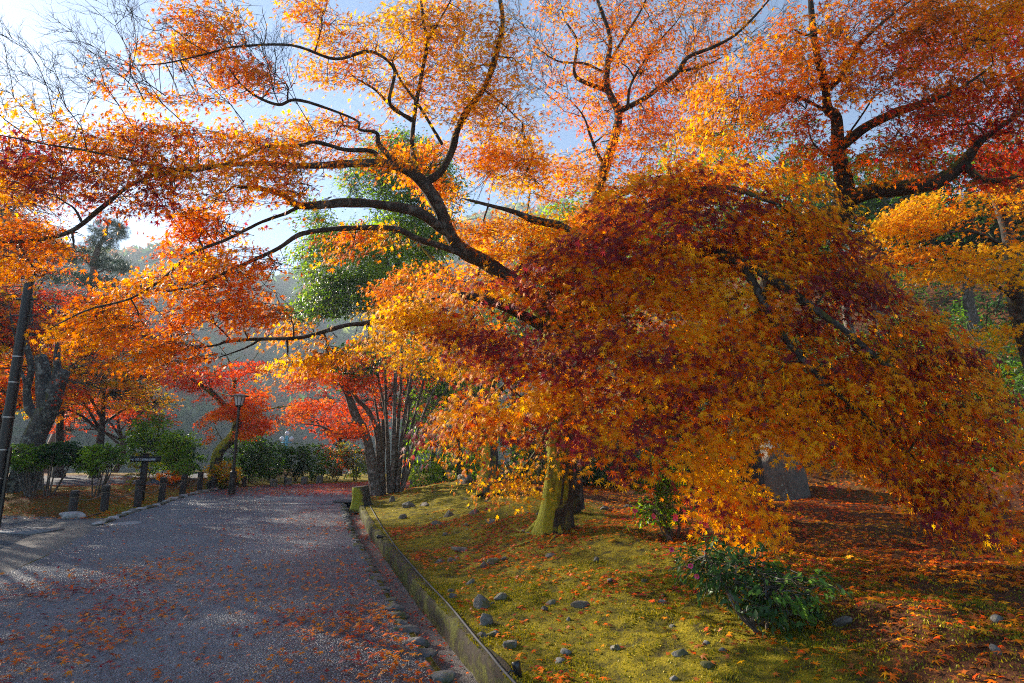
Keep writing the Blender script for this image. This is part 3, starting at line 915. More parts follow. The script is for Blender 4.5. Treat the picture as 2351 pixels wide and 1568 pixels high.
# the hanging curtain of shaded leaves
MASS = [(985, 690), (1100, 620), (1200, 600), (1280, 530), (1380, 440), (1500, 380), (1600, 345), (1720, 330), (1800, 370), (1900, 420), (1960, 480), (1990, 570), (2040, 620), (2100, 680), (2180, 740), (2280, 830), (2310, 930), (2340, 1040), (2310, 1130), (2270, 1215), (2200, 1190), (2110, 1160), (2000, 1070), (1900, 1030), (1850, 1045), (1760, 1000), (1700, 1040), (1760, 1120), (1790, 1190), (1740, 1220), (1650, 1190), (1560, 1080), (1450, 1090), (1330, 1040), (1320, 920), (1280, 900), (1260, 1000), (1200, 990), (1080, 960), (950, 1010), (1010, 930), (1060, 850), (1090, 790), (1000, 760)]
def mass_t(px, py):
    return np.clip(T0 - .75 - 1.35 * (np.asarray(px) - 1000) / 1200 - .55 * (np.asarray(py) - 500) / 600, 3.25, 6)
MP = ['yellow', 'yellow', 'yellow', 'gold', 'gold', 'orange', 'deep', 'purple', 'purple']
R(MASS, mass_t, .75, 4.1, LS * 1.3, MP, seed=13, away=W(1500, 650, T0), gate=.30, k=24, tilt=.28, cell=.7, droop=.75, tipx=.30, lean=(0, -.8, 0), tip_dn=1.1, up=.35, face=1.3, cfreq=A(.9, .9, 2.0), jit=.27)
R([(1330, 560), (1480, 500), (1640, 560), (1640, 760), (1500, 820), (1380, 780), (1290, 680)], T0 - 1.0, .5, 2.2, LS * 1.25, MP, seed=17, away=W(1500, 650, T0), gate=.2, lean=(0, -.8, 0), tip_dn=1.1, up=.35, face=1.3, cfreq=A(.9, .9, 2.0), jit=.19, droop=.7)
R([(1010, 1000), (1060, 960), (1250, 1000), (1270, 1060), (1250, 1130), (1150, 1140), (1070, 1135), (1110, 1080)], T0 - 1.45, .6, 1.3, LS, MP, seed=14, away=W(1400, 850, T0), droop=.8, lean=(-.3, -.3, 0), tip_dn=1.0, face=.9, jit=.24)
R([(1200, 600), (1280, 530), (1400, 430), (1560, 330), (1750, 300), (1700, 420), (1400, 560), (1260, 640)], T0 - .3, 1.0, 3.0, LS, UP + ['redor'], seed=15, away=W(1500, 650, T0 + .5))
R([(940, 610), (1100, 610), (1180, 640), (1080, 680), (990, 690)], T0 - .4, .5, 1.6, LS, DK, seed=16, away=AW)
# bare outer twigs against the bright sky, upper left
st, dr = [], []
for (a, b, c, d) in [(150, 290, 60, 110), (200, 346, 130, 160), (310, 300, 180, 90), (330, 230, 270, 80), (100, 330, 20, 200), (380, 220, 200, 140), (480, 122, 350, 60), (430, 290, 330, 170), (560, 280, 470, 190), (60, 310, -20, 230), (640, 240, 640, 130), (720, 300, 640, 200)]:
    p = W(a, b, T0 - 2.2); q = W(c, d, T0 - 2.3 + rng.uniform(-.2, .2))
    st.append(p); dr.append(q - p)
big.bare(st, dr, .62, 4, .0055)
big.done(trunk="branchwork")

# ---- upper-centre maple, thinning, behind the big one
def foot(px, t):
    w = W(px, 784, t)
    return on_ground(w[0], w[1])
b = foot(1305, 9.6)
t2 = Tree("maple_tree", "half bare orange maple standing behind the big maple, its fork against the blue sky", "maple tree", b, M['bark_dark'], M['maple'], None)
t2.limb([(*b, .17), (*W(1320, 800, 9.4), .14), (*W(1365, 480, 9.1), .10), (*W(1392, 375, 9.1), .085), (*W(1410, 322, 9.1), .075), (*W(1420, 258, 9.1), .068), (*W(1396, 205, 9), .055), (*W(1394, 150, 9), .048), (*W(1400, 85, 8.9), .036), (*W(1372, 0, 8.8), .024), (*W(1360, -60, 8.8), .01)], 9, world=True, flare=(.5, .3))
for row in ([(1422, 255, 9.1, .05), (1480, 225, 9, .042), (1550, 172, 8.9, .038), (1580, 132, 8.8, .032), (1645, 105, 8.7, .025), (1700, 70, 8.6, .02), (1765, 0, 8.5, .012), (1790, -40, 8.5, .006)],
            [(1398, 208, 9, .04), (1345, 190, 9, .034), (1318, 165, 8.9, .028), (1325, 95, 8.9, .018), (1300, 50, 8.8, .01)],
            [(1396, 150, 9, .025), (1430, 90, 9, .022), (1462, 40, 9, .018), (1482, 0, 9, .012), (1490, -40, 9, .006)],
            [(1385, 165, 9, .022), (1340, 145, 9, .018), (1280, 140, 8.9, .013), (1220, 100, 8.8, .007)],
            [(1390, 388, 9.1, .035), (1362, 330, 9, .026), (1340, 268, 9, .014), (1310, 230, 9, .006)],
            [(1440, 245, 9, .025), (1450, 190, 8.9, .02), (1500, 110, 8.8, .014), (1560, 40, 8.7, .008), (1580, -20, 8.7, .005)],
            [(1560, 165, 8.9, .022), (1620, 150, 8.8, .015), (1660, 130, 8.8, .008)]):
    t2.limb(row, 7)
T2P = ['gold', 'gold', 'orange', 'orange', 'deep']
t2.region([(1230, -20), (1760, -20), (1700, 60), (1640, 150), (1620, 200), (1560, 270), (1480, 310), (1420, 330), (1300, 280), (1230, 120)], 8.2, 1.6, 1.3, LS, T2P, LEAF5, seed=21, away=W(1410, 260, 9.1), cell=.9)
t2.region([(1340, 130), (1500, 70), (1640, 120), (1600, 230), (1500, 300), (1430, 260), (1360, 220)], 8.2, 1.6, 1.0, LS, T2P, LEAF5, seed=22, away=W(1410, 260, 9.1), cell=.9)
t2.region([(1420, 300), (1600, 240), (1680, 330), (1500, 400), (1400, 450), (1300, 420), (1240, 360)], 8.2, 1.6, 1.6, LS, ['yellow', 'gold', 'orange', 'deep'], LEAF5, seed=23, away=W(1410, 360, 9.1), cell=.9)
st, dr = [], []
for (a, b_, c, d) in [(1300, 200, 1240, 120), (1280, 140, 1210, 60), (1325, 95, 1270, 10), (1340, 268, 1280, 230), (1560, 170, 1600, 60), (1645, 105, 1760, 60), (1600, 130, 1720, 110), (1700, 70, 1780, 100), (1370, 0, 1310, -20), (1400, 85, 1440, -10), (1310, 230, 1260, 200), (1240, 110, 1190, 40)]:
    p = W(a, b_, 8.9); q = W(c, d, 8.8 + rng.uniform(-.3, .3)); st.append(p); dr.append(q - p)
t2.bare(st, dr, .75, 4, .007)
t2.done()

# ---- right-hand maple with the heavy mossy limb
b = foot(1690, 8.4)
t3 = Tree("maple_tree", "orange and red maple at right with a thick moss-covered limb", "maple tree", b, bark_mat("limb_moss_bark", (.012, .009, .007), (.05, .038, .03), None, (.13, .13, .015), .35, side=(-.2, -.2, .75)), M['maple'])
t3.limb([(*b, .23), (*W(1705, 900, 8.2), .19), (*W(1770, 640, 7.8), .17), (*W(1880, 520, 7.3), .15), (*W(1935, 470, 7.1), .14), (*W(1925, 340, 7), .08), (*W(1920, 272, 6.95), .068), (*W(1900, 250, 6.9), .058), (*W(1895, 200, 6.85), .048), (*W(1876, 125, 6.8), .038), (*W(1865, 60, 6.75), .036), (*W(1860, -10, 6.7), .026), (*W(1850, -70, 6.7), .012)], 10, world=True, flare=(.5, .3))
for row in ([(1938, 466, 7.1, .11), (1990, 441, 6.9, .095), (2080, 430, 6.7, .088), (2160, 412, 6.5, .08), (2212, 372, 6.4, .066), (2245, 330, 6.3, .045), (2290, 295, 6.2, .03), (2370, 240, 6.1, .014)],
            [(2212, 372, 6.4, .05), (2240, 402, 6.3, .036), (2282, 416, 6.2, .025), (2340, 404, 6.1, .014)],
            [(1932, 338, 7, .065), (1985, 292, 6.8, .055), (2060, 256, 6.6, .052), (2112, 240, 6.5, .034), (2200, 205, 6.3, .018), (2280, 150, 6.2, .009)],
            [(1903, 205, 6.85, .042), (1945, 155, 6.75, .034), (1975, 100, 6.7, .026), (2040, 40, 6.6, .017), (2092, 0, 6.5, .010), (2120, -30, 6.5, .005)],
            [(1896, 255, 6.9, .022), (1845, 228, 6.9, .016), (1790, 215, 6.85, .010), (1720, 222, 6.8, .005)],
            [(1940, 320, 7, .014), (1975, 270, 6.8, .010), (2010, 220, 6.7, .008), (2052, 195, 6.6, .004)],
            [(1890, 72, 6.75, .02), (1850, 80, 6.7, .016), (1820, 66, 6.6, .009)],
            [(1933, 470, 7.1, .03), (1940, 420, 7, .026), (1938, 380, 6.9, .02), (1868, 330, 6.8, .01), (1850, 250, 6.7, .006)]):
    t3.limb(row, 8)
RP = ['yellow', 'gold', 'gold', 'orange', 'orange', 'deep', 'brown']
AW3 = W(1920, 330, 7)
t3.region([(1590, 200), (1700, 130), (1780, 20), (1880, -20), (1900, 90), (1880, 220), (1760, 250), (1700, 330), (1600, 350), (1560, 290)], 6.2, 1.5, 3.0, LS, RP[:5], LEAF5, seed=31, away=AW3, gate=.38)
t3.region([(1880, -20), (2380, -20), (2380, 200), (2200, 240), (2050, 200), (1930, 230), (1890, 100)], 5.9, 1.4, 3.0, LS, RP, LEAF5, seed=32, away=AW3, gate=.40)
t3.region([(2040, 230), (2200, 190), (2380, 160), (2380, 400), (2250, 420), (2080, 400), (2020, 330)], 5.8, 1.5, 2.4, LS, ['orange', 'deep', 'redor', 'brown', 'crimson'], LEAF5, seed=33, away=AW3, gate=.38)
t3.region([(1700, 240), (1880, 230), (1930, 330), (1930, 420), (1850, 420), (1760, 350), (1680, 340)], 6.4, 1.0, 1.8, LS, ['gold', 'orange', 'deep', 'brown'], LEAF5, seed=34, away=AW3)
t3.region([(1950, 330), (2080, 280), (2180, 380), (2020, 420), (1960, 440)], 6.5, 1.0, 1.2, LS, ['gold', 'orange', 'brown'], LEAF5, seed=35, away=AW3)
t3.done()

b = foot(2520, 9.0)
t3r = Tree("maple_tree", "bright red maple at the upper right, its crown reaching past the orange one", "maple tree", b, M['bark_dark'], M['maple'])
t3r.limb([(*b, .16), (*W(2470, 700, 9), .12), (*W(2400, 350, 8.8), .07), (*W(2320, 160, 8.4), .03), (*W(2260, 60, 8.1), .008)], 8, world=True)
t3r.region([(2040, 100), (2180, 60), (2420, -20), (2420, 220), (2280, 190), (2150, 170), (2080, 210)], 7.6, 1.2, 1.8, LS * 1.1, ['redor', 'red', 'red', 'crimson'], LEAF5, seed=36, gate=.42)
t3r.region([(2080, 250), (2250, 230), (2380, 330), (2380, 460), (2200, 350), (2050, 320)], 7.4, 1.2, 1.3, LS * 1.1, ['redor', 'red', 'crimson'], LEAF5, seed=37, gate=.45)
t3r.done()

# ---- golden maple with the grey trunk at the right edge
b = foot(2385, 8.6)
t4 = Tree("maple_tree", "golden yellow maple with a dark trunk at the right edge", "maple tree", b, M['bark_dark'], M['maple'])
t4.limb([(*b, .16), (*W(2362, 800, 8.6), .13), (*W(2335, 680, 8.6), .11), (*W(2318, 560, 8.6), .09), (*W(2290, 460, 8.6), .075), (*W(2240, 330, 8.4), .03), (*W(2210, 260, 8.3), .01)], 9, world=True)
t4.limb([(2335, 690, 8.6, .03), (2230, 620, 8.2, .018), (2120, 612, 8, .012), (2030, 608, 7.9, .006)], 6)
t4.limb([(2318, 570, 8.6, .03), (2220, 530, 8.1, .018), (2100, 560, 7.9, .012), (2020, 590, 7.9, .006)], 6)
AW4 = W(2320, 600, 8.8)
GP = ['yellow', 'yellow', 'yellow', 'yellow', 'gold', 'orange']  # yellow weighted up, standing in for direct sun that misses this crown
t4.region([(1980, 560), (2000, 500), (2150, 430), (2250, 440), (2270, 520), (2200, 560), (2100, 560)], 7.5, 1.0, 2.4, LS * 1.05, GP, LEAF5, seed=41, away=AW4)
t4.region([(1960, 570), (2100, 560), (2260, 560), (2400, 570), (2400, 670), (2260, 650), (2150, 640), (2060, 640), (1990, 620)], 7.4, 1.0, 2.2, LS * 1.05, GP, LEAF5, seed=42, away=AW4, gate=.4)
t4.region([(2250, 420), (2400, 400), (2400, 560), (2290, 540)], 7.4, 1.0, 1.3, LS * 1.05, GP[1:], LEAF5, seed=43, away=AW4)
t4.region([(2200, 760), (2290, 740), (2400, 760), (2400, 860), (2310, 850)], 8.0, .8, 1.1, LS * 1.1, ['lime', 'yellow', 'gold'], LEAF5, seed=44, away=AW4)
t4.done()

# ---- golden maple behind the centre, with its own mossy trunk
b = foot(1124, 12.5)
t5 = Tree("maple_tree", "sunlit golden yellow maple behind the big one, on a crooked mossy trunk", "maple tree", b, M['bark_moss'], M['maple'])
t5.limb([(*b, .19), (*W(1124, 1020, 12.5), .17), (*W(1122, 985, 12.5), .2), (*W(1130, 955, 12.5), .16), (*W(1118, 860, 12.4), .13), (*W(1090, 760, 12.2), .1), (*W(1050, 660, 11.8), .06), (*W(960, 560, 11.4), .02)], 10, world=True, flare=(.6, .3))
t5.limb([(1110, 830, 12.3, .07), (1020, 760, 11.6, .045), (930, 720, 11, .025), (860, 720, 10.6, .01)], 7)
t5.limb([(1105, 800, 12.3, .06), (1180, 700, 11.8, .04), (1200, 560, 11.4, .02), (1220, 420, 11, .01)], 7)
AW5 = W(1080, 760, 12.3)
YP = ['yellow', 'yellow', 'yellow', 'gold', 'orange']
t5.region([(840, 650), (940, 600), (1110, 600), (1190, 620), (1080, 690), (990, 700), (850, 690)], 10.4, 1.1, 2.2, LS * 1.15, ['gold', 'gold', 'orange', 'orange'], LEAF5, seed=51, away=AW5, gate=.36)
t5.region([(820, 720), (900, 690), (1000, 700), (1110, 740), (1120, 810), (1060, 860), (1000, 850), (960, 870), (900, 830), (830, 790)], 10.2, 1.1, 2.3, LS * 1.15, YP, LEAF5, seed=52, away=AW5, gate=.36)
t5.region([(1080, 560), (1260, 560), (1330, 700), (1230, 820), (1120, 820), (1100, 700)], 10.4, 1.1, 1.1, LS * 1.15, ['yellow', 'gold', 'orange', 'deep'], LEAF5, seed=53, away=AW5, gate=.36)
t5.region([(1180, 330), (1330, 380), (1420, 430), (1320, 560), (1180, 560), (1130, 420)], 10.4, 1.3, 1.3, LS * 1.15, YP, LEAF5, seed=54, away=AW5, gate=.38)
t5.done()

# ---- many-stemmed evergreen on the knoll
b = on_ground(*W(905, 1085, 16.5)[:2])
t6 = Tree("evergreen_tree", "tall glossy green evergreen rising on a clump of slender stems", "tree", b, M['bark_stem'], M['green'])
for (x0, xm, xt, rr) in [(862, 868, 858, .075), (878, 885, 868, .09), (890, 888, 888, .085), (900, 905, 906, .11), (908, 915, 918, .10), (918, 928, 938, .09), (925, 950, 965, .075), (930, 968, 1000, .07), (935, 985, 1032, .065), (912, 935, 925, .07)]:
    dt = rng.uniform(-.5, .5); rr *= .5
    p0 = b + A((x0 - 900) / F * 16.5 * .62, dt * .6, -.02)
    t6.limb([(*p0, rr * 1.25), (*W(900 + (xm - 900) * .72, 1020, 16.4 + dt), rr), (*W(900 + (xm - 900) * 1.12, 940, 16.3 + dt), rr * .9), (*W(900 + (xt - 900) * 1.25, 810, 16.2 + dt), rr * .75), (*W(xt + rng.uniform(-25, 25), 640, 16.2 + dt), rr * .5), (*W(xt * .5 + 430 + rng.uniform(-30, 30), 480, 16.4), rr * .2)], 8, 5, world=True, flare=(.12, .2))
GPL = ['dgreen', 'green', 'green', 'lgreen', 'lgreen']
EV = [(690, 480), (730, 410), (790, 390), (850, 330), (930, 300), (1000, 330), (1060, 420), (1040, 560), (1000, 640), (950, 690), (880, 700), (830, 720), (760, 720), (690, 735), (670, 700), (720, 660), (690, 610), (670, 590), (720, 540)]
t6.region(EV, 15.0, 2.0, 3.4, .062, GPL, OVAL, k=18, L=.75, seed=61, away=W(900, 620, 17.5), gate=.38, gfreq=(.7, 1.2), cell=1.6, droop=.3, tipx=.15, twr=.006)
t6.region([(760, 790), (860, 780), (870, 860), (800, 880), (745, 830)], 15.2, 1.5, 2.2, .062, ['dgreen', 'dgreen', 'green'], OVAL, k=18, L=.6, seed=62, away=W(900, 820, 17.5), cell=1.6, twr=.006)
t6.region([(960, 800), (1060, 780), (1080, 860), (1040, 900), (1000, 990), (960, 1040), (930, 960), (980, 880)], 16.5, 1.5, 2.4, .062, ['dgreen', 'dgreen', 'green', 'lgreen'], OVAL, k=18, L=.6, seed=63, away=W(900, 900, 17.5), cell=1.6, twr=.006)
t6.done()

# ---- red maple leaning out from the same knoll
b = on_ground(*W(868, 1088, 16.2)[:2])
t7 = Tree("maple_tree", "red maple leaning left over the path beside the many-stemmed evergreen", "maple tree", b, M['bark_stem'], M['maple'])
t7.limb([(*b, .16), (*W(842, 1010, 16.1), .125), (*W(815, 950, 16), .115), (*W(793, 895, 15.9), .10), (*W(770, 850, 15.7), .08), (*W(745, 818, 15.5), .05), (*W(700, 800, 15.2), .02)], 10, world=True, flare=(.5, .25))
t7.limb([(*b + A(.12, .2, 0), .10), (*W(866, 1000, 16.4), .085), (*W(845, 945, 16.4), .075), (*W(822, 920, 16.4), .06), (*W(790, 880, 16.2), .05), (*W(710, 862, 15.8), .025), (*W(640, 868, 15.6), .008)], 8, world=True)
t7.limb([(797, 900, 15.9, .07), (800, 868, 15.9, .05), (830, 850, 15.8, .035), (856, 843, 15.7, .015)], 7)
t7.limb([(785, 870, 15.9, .05), (760, 820, 15.9, .03), (742, 790, 15.8, .012)], 6)
t7.limb([(838, 1000, 16.1, .05), (800, 1005, 15.6, .035), (740, 980, 15, .024), (690, 972, 14.8, .01)], 6)
AW7 = W(800, 930, 16.5)
RD = ['orange', 'orange', 'coral', 'coral', 'redor']
t7.region([(640, 880), (740, 810), (850, 810), (870, 900), (800, 900), (740, 880), (680, 900)], 14.8, 1.6, 2.5, LS * 1.2, RD, LEAF5, k=16, seed=71, away=AW7, gfreq=(.9, 2.2), cell=1.3)
t7.region([(640, 960), (700, 920), (800, 920), (850, 960), (830, 1000), (760, 1000), (700, 985)], 14.8, 1.6, 2.2, LS * 1.2, RD, LEAF5, k=16, seed=72, away=AW7, gfreq=(.9, 2.2), cell=1.3)
t7.region([(790, 780), (880, 790), (1000, 800), (1040, 850), (950, 900), (860, 880)], 17.0, 1.5, 1.8, LS * 1.2, ['coral', 'redor', 'red'], LEAF5, k=16, seed=73, away=AW7, gfreq=(.9, 2.2), cell=1.3)
t7.done()

# ---- red maple by the lamp, with its bent mossy trunk
b = on_ground(*W(493, 1092, 19.5)[:2])
t8 = Tree("maple_tree", "red maple with a bent mossy trunk beside the street lamp", "maple tree", b, M['bark_moss'], M['maple'])
t8.limb([(*b, .22), (*W(497, 1060, 19.5), .19), (*W(505, 1035, 19.5), .18), (*W(530, 1008, 19.5), .175), (*W(545, 980, 19.5), .17), (*W(541, 962, 19.5), .13), (*W(523, 940, 19.3), .10), (*W(490, 905, 19), .085), (*W(455, 880, 18.7), .06), (*W(420, 860, 18.4), .035), (*W(370, 845, 18), .012)], 10, world=True, flare=(.4, .3))
t8.limb([(545, 972, 19.5, .10), (536, 930, 19.6, .075), (538, 880, 19.7, .06), (530, 850, 19.8, .045), (522, 820, 19.8, .02), (500, 790, 19.8, .008)], 8)
t8.limb([(538, 885, 19.7, .045), (560, 850, 19.8, .035), (578, 830, 19.9, .018), (600, 800, 19.9, .006)], 6)
t8.limb([(490, 905, 19, .04), (480, 870, 19, .03), (500, 850, 18.9, .022), (560, 815, 18.7, .008)], 6)
t8.limb([(550, 960, 19.5, .06), (590, 945, 19.4, .04), (640, 935, 19.2, .022), (700, 925, 19, .008)], 6)
AW8 = W(540, 960, 20)
t8.region([(330, 850), (420, 830), (520, 830), (610, 830), (600, 870), (500, 880), (460, 900), (400, 890)], 17.6, 2.2, 2.6, LS * 1.25, ['coral', 'redor', 'red', 'crimson'], LEAF5, k=16, seed=81, away=AW8, gfreq=(.8, 2.2), cell=1.5)
t8.region([(455, 965), (520, 930), (620, 880), (640, 900), (700, 925), (760, 915), (700, 955), (620, 985), (560, 1000), (480, 1010)], 18.2, 1.8, 3.3, LS * 1.25, RD, LEAF5, k=16, seed=82, away=AW8, gfreq=(.8, 2.2), cell=1.5)
t8.region([(400, 870), (480, 880), (560, 870), (600, 890), (520, 930), (450, 920)], 18.2, 1.8, 1.1, LS * 1.25, ['orange', 'coral', 'redor'], LEAF5, k=16, seed=83, away=AW8, gfreq=(.8, 2.2), cell=1.5)
t8.done()

# ---- pollarded tree with lichened bark, left
b = on_ground(*W(60, 1072, 15.2)[:2])
t9 = Tree("pollarded_tree", "leaning grey tree with sawn-off stubs and lichen, behind the clipped shrubs at left", "tree", b, M['bark_lichen'], M['maple'])
t9.limb([(*b, .34), (*W(82, 1005, 15.1), .26), (*W(105, 950, 15.05), .25), (*W(125, 905, 15), .21), (*W(133, 872, 15), .16)], 12, world=True, flare=(.4, .35))
t9.limb([(112, 930, 15.05, .22), (100, 880, 15, .17), (97, 840, 15, .15), (92, 812, 15, .135)], 10)
t9.limb([(125, 900, 15, .2), (138, 870, 15, .16), (146, 848, 15, .15)], 10)
t9.limb([(128, 880, 15, .11), (130, 830, 15, .085), (134, 790, 15, .07), (133, 770, 14.95, .05)], 8)
t9.limb([(95, 970, 15.2, .12), (70, 940, 15.2, .11), (62, 900, 15.2, .095), (72, 850, 15.2, .08), (62, 800, 15.2, .07), (52, 760, 15.2, .06), (70, 720, 15.2, .035), (75, 680, 15.2, .012)], 9)
t9.limb([(62, 890, 15.2, .05), (45, 840, 15.1, .036), (40, 800, 15, .028), (25, 730, 14.9, .02), (12, 640, 14.8, .008)], 6)
st = [W(146, 850, 15), W(133, 772, 15), W(92, 812, 15), W(60, 760, 15.2), W(140, 870, 15), W(75, 690, 15.2)]
dr = [W(230, 800, 15) - st[0], W(180, 740, 15) - st[1], W(60, 740, 15) - st[2], W(10, 700, 15) - st[3], W(260, 880, 15) - st[4], W(110, 600, 15) - st[5]]
t9.bare(st, dr, .9, 4, .014)
t9.region([(100, 890), (170, 860), (240, 880), (180, 930), (120, 920)], 14.6, .8, .25, LS * 1.2, ['redor', 'red'], LEAF5, k=14, seed=91, cell=1.2)
t9.done()

def auto_maple(label, base, h, rx, cols, n, seed, lean=(0, 0), bark='bark_dark', leaf='maple', tpl=LEAF5, size=LS * 1.3, name="maple_tree", cat="maple tree", group=None, low=.45, gate=.42, tr=.16, k=15):
    b = on_ground(*base)
    t = Tree(name, label, cat, b, M[bark], M[leaf], group)
    top = b + A(lean[0], lean[1], h * .62)
    mid = (b + top) / 2 + rng.normal(0, .25, 3) * A(1, 1, 0)
    t.limb([(*b, tr * 1.2), (*(b * .75 + mid * .25), tr), (*mid, tr * .8), (*top, tr * .45)], 9, world=True, flare=(.5, .3))
    nb = 7
    for i in range(nb):
        a = i / nb * 6.283 + rng.uniform(-.4, .4)
        e = top + A(math.cos(a) * rx * rng.uniform(.45, .8), math.sin(a) * rx * rng.uniform(.45, .8), h * rng.uniform(-.12, .26))
        s = mid + (top - mid) * rng.uniform(.0, 1)
        m = (s + e) / 2 + A(0, 0, h * .05)
        t.limb([(*s, tr * .4), (*m, tr * .26), (*e, tr * .06)], 6, world=True)
        t.blob(e, (rx * .5, rx * .5, h * .11), n // (nb + 3), size, cols, tpl, k, seed=seed + i, twigs=True, gate=gate)
    t.blob(top + A(0, 0, h * .16), (rx * .7, rx * .7, h * .2), n * 3 // (nb + 3), size, cols, tpl, k, seed=seed + 9, twigs=True, gate=gate)
    t.done()
    return t

AL = ['yellow', 'gold', 'orange', 'coral', 'redor', 'red']
def at(px, t):
    return W(px, 784, t)[:2]
auto_maple("fiery red maple at far left behind the dark utility pole", at(-60, 19), 7.5, 3.4, ['orange', 'coral', 'redor', 'red'], 15000, 101)
auto_maple("orange and yellow maple filling the gap behind the lichened pollard", at(130, 22), 6.6, 3.6, ['yellow', 'gold', 'gold', 'orange', 'coral'], 16000, 102)
auto_maple("deep red maple between the pollard and the leaning pine trunk", at(175, 25), 8.5, 3.4, ['coral', 'redor', 'redor', 'red'], 13000, 103)
auto_maple("yellow-green maple under the pine, right of its trunk", at(255, 24), 5.2, 2.8, ['lime', 'yellow', 'gold', 'orange'], 11000, 104)
auto_maple("low orange maple at far left between the pole and the pollard", at(20, 21), 4.4, 2.8, ['gold', 'orange', 'coral', 'redor'], 11000, 126)
auto_maple("red maple seen low through the gap right of the pine's trunk", at(290, 30), 5.0, 3.0, ['orange', 'coral', 'redor'], 9000, 127)
auto_maple("low red maple glowing behind the knoll, left of the crooked mossy trunk", at(1010, 25), 5.5, 3.5, ['orange', 'coral', 'redor'], 9000, 105)
auto_maple("red maple past the bend of the path, behind the evergreen's stems", at(880, 27), 6.5, 3.4, ['coral', 'redor', 'red'], 9000, 106)
auto_maple("small red maple beyond the short posts at the bend", at(790, 28), 3.6, 2.6, ['coral', 'redor', 'coral'], 6000, 107)
# unseen part of the grove to the left: its shade falls on the path
auto_maple("tall orange maple just outside the left edge of the view, shading the path", (-15.8, 14.2), 9.0, 3.4, AL, 16000, 108, low=.3)
auto_maple("tall red maple nearer, outside the left edge of the view", (-13.6, 10.2), 8.5, 3.2, AL, 15000, 109)
auto_maple("orange maple further out to the left of the view", (-20.5, 19.5), 12, 3.6, AL, 15000, 110)
auto_maple("very tall orange maple at the far left, mostly outside the view", (-24.6, 23.5), 16.5, 4.4, AL, 14000, 125)

# ---- pine, left
b = on_ground(*at(112, 36))
t10 = Tree("pine_tree", "tall leaning pine with reddish trunk and loose grey-green needle pads", "pine", b, M['bark_pine'], M['pine'])
t10.limb([(*b, .34), (*W(150, 960, 36), 0.406), (*W(185, 860, 36.1), 0.364), (*W(205, 760, 36.2), 0.308), (*W(212, 660, 36.3), 0.238), (*W(222, 580, 36.3), 0.168), (*W(240, 540, 36.3), 0.098), (*W(252, 500, 36.3), 0.028)], 10, world=True)
for (px, py, rx, rz, n) in [(252, 530, .75, .5, 500), (235, 560, .6, .4, 300), (190, 590, .9, .45, 500), (255, 610, .9, .35, 450), (170, 640, 1.0, .35, 500), (225, 650, .8, .3, 350), (160, 690, .8, .3, 350), (250, 710, 1.1, .3, 500), (280, 770, 1.2, .4, 600), (230, 800, .9, .35, 450), (180, 770, .9, .3, 400), (250, 890, 1.3, .6, 900), (290, 905, .9, .35, 450), (210, 930, 1.0, .4, 500), (265, 850, 1.0, .35, 500)]:
    c = W(px, py, 36.3 + rng.uniform(-1, .6))
    i, d = nearest(c[None] - A(0, 0, .6), t10.pts)
    s = t10.pts[i[0]]
    t10.limb([(*s, .085), (*((s + c) / 2 + A(0, 0, -.05)), .06), (*(c - A(0, 0, .12)), .018)], 6, world=True)
    t10.blob(c, (rx * 1.42, rx * 1.42, rz * 1.42), n * 2, .24, ['pine', 'pine', 'bgreen'], NEEDLE, 6, L=.4, seed=int(px), gate=.34, droop=-.2, tilt=.7, up=.4, tip_dn=-.5)
t10.done()

# ---- shrubs
def shrub(name, label, cat, base, blobs, cols, size=.045, tpl=OVAL, n=4000, leaf='green', stems=6, spread=.35, h=.8, group=None, gate=.36, k=12, L=None, stem_r=.018, seed=0, bark='bark_stem'):
    b = on_ground(*base)
    t = Tree(name, label, cat, b, M[bark], M[leaf], group)
    vol = sum(r[0] * r[1] for _, r in blobs)
    for i in range(stems):
        a = rng.uniform(0, 6.283)
        c, r = blobs[i % len(blobs)]
        e = b + A(*c) + A(math.cos(a) * r[0] * .55, math.sin(a) * r[1] * .55, r[2] * rng.uniform(-.2, .4))
        s = b + A(math.cos(a) * .08 + c[0] * .6, math.sin(a) * .08 + c[1] * .6, 0)
        s[2] = gh(s[0], s[1]) - .02
        t.limb([(*s, stem_r), (*(s * .5 + e * .5 + rng.normal(0, .06, 3)), stem_r * .75), (*e, stem_r * .3)], 6, 4, world=True)
    for j, (c, r) in enumerate(blobs):
        t.blob(b + A(*c), r, int(n * r[0] * r[1] / vol), size, cols, tpl, k, L=L, seed=seed + j, twigs=True, gate=gate, twr=.004)
    t.done(trunk="stem")
    return t
DG = ['dgreen', 'dgreen', 'green', 'green', 'lgreen']
c0 = at(140, 14.6)
shrub("clipped_shrub", "flat-topped clipped green shrub on bare stems, left of the signpost", "shrub", c0, [((-.35, 0, .95), (.6, .55, .33)), ((.3, .1, 1.02), (.55, .5, .33))], ['dgreen', 'green', 'green', 'lgreen'], .04, n=10000, stems=14, seed=200)
shrub("clipped_shrub", "smaller clipped green shrub just behind the sign's post", "shrub", at(262, 14.9), [((0, 0, .95), (.55, .5, .40))], ['dgreen', 'green', 'green', 'lgreen'], .04, n=5000, stems=8, seed=210)
shrub("clipped_shrub", "low dark shrub at the far left beside the pollard's foot", "shrub", at(0, 14.8), [((0, 0, .55), (.6, .5, .4))], DG[:4], .04, n=2200, stems=6, seed=215)
shrub("round_shrub", "big rounded light green bush behind the sign", "shrub", at(372, 21), [((0, 0, 1.2), (1.0, .9, 1.0)), ((-.2, .2, 1.7), (.75, .7, .65)), ((.7, .1, .9), (.7, .7, .8))], ['green', 'green', 'lgreen', 'lgreen'], .06, n=6000, stems=6, seed=220, bark='bark_dark')
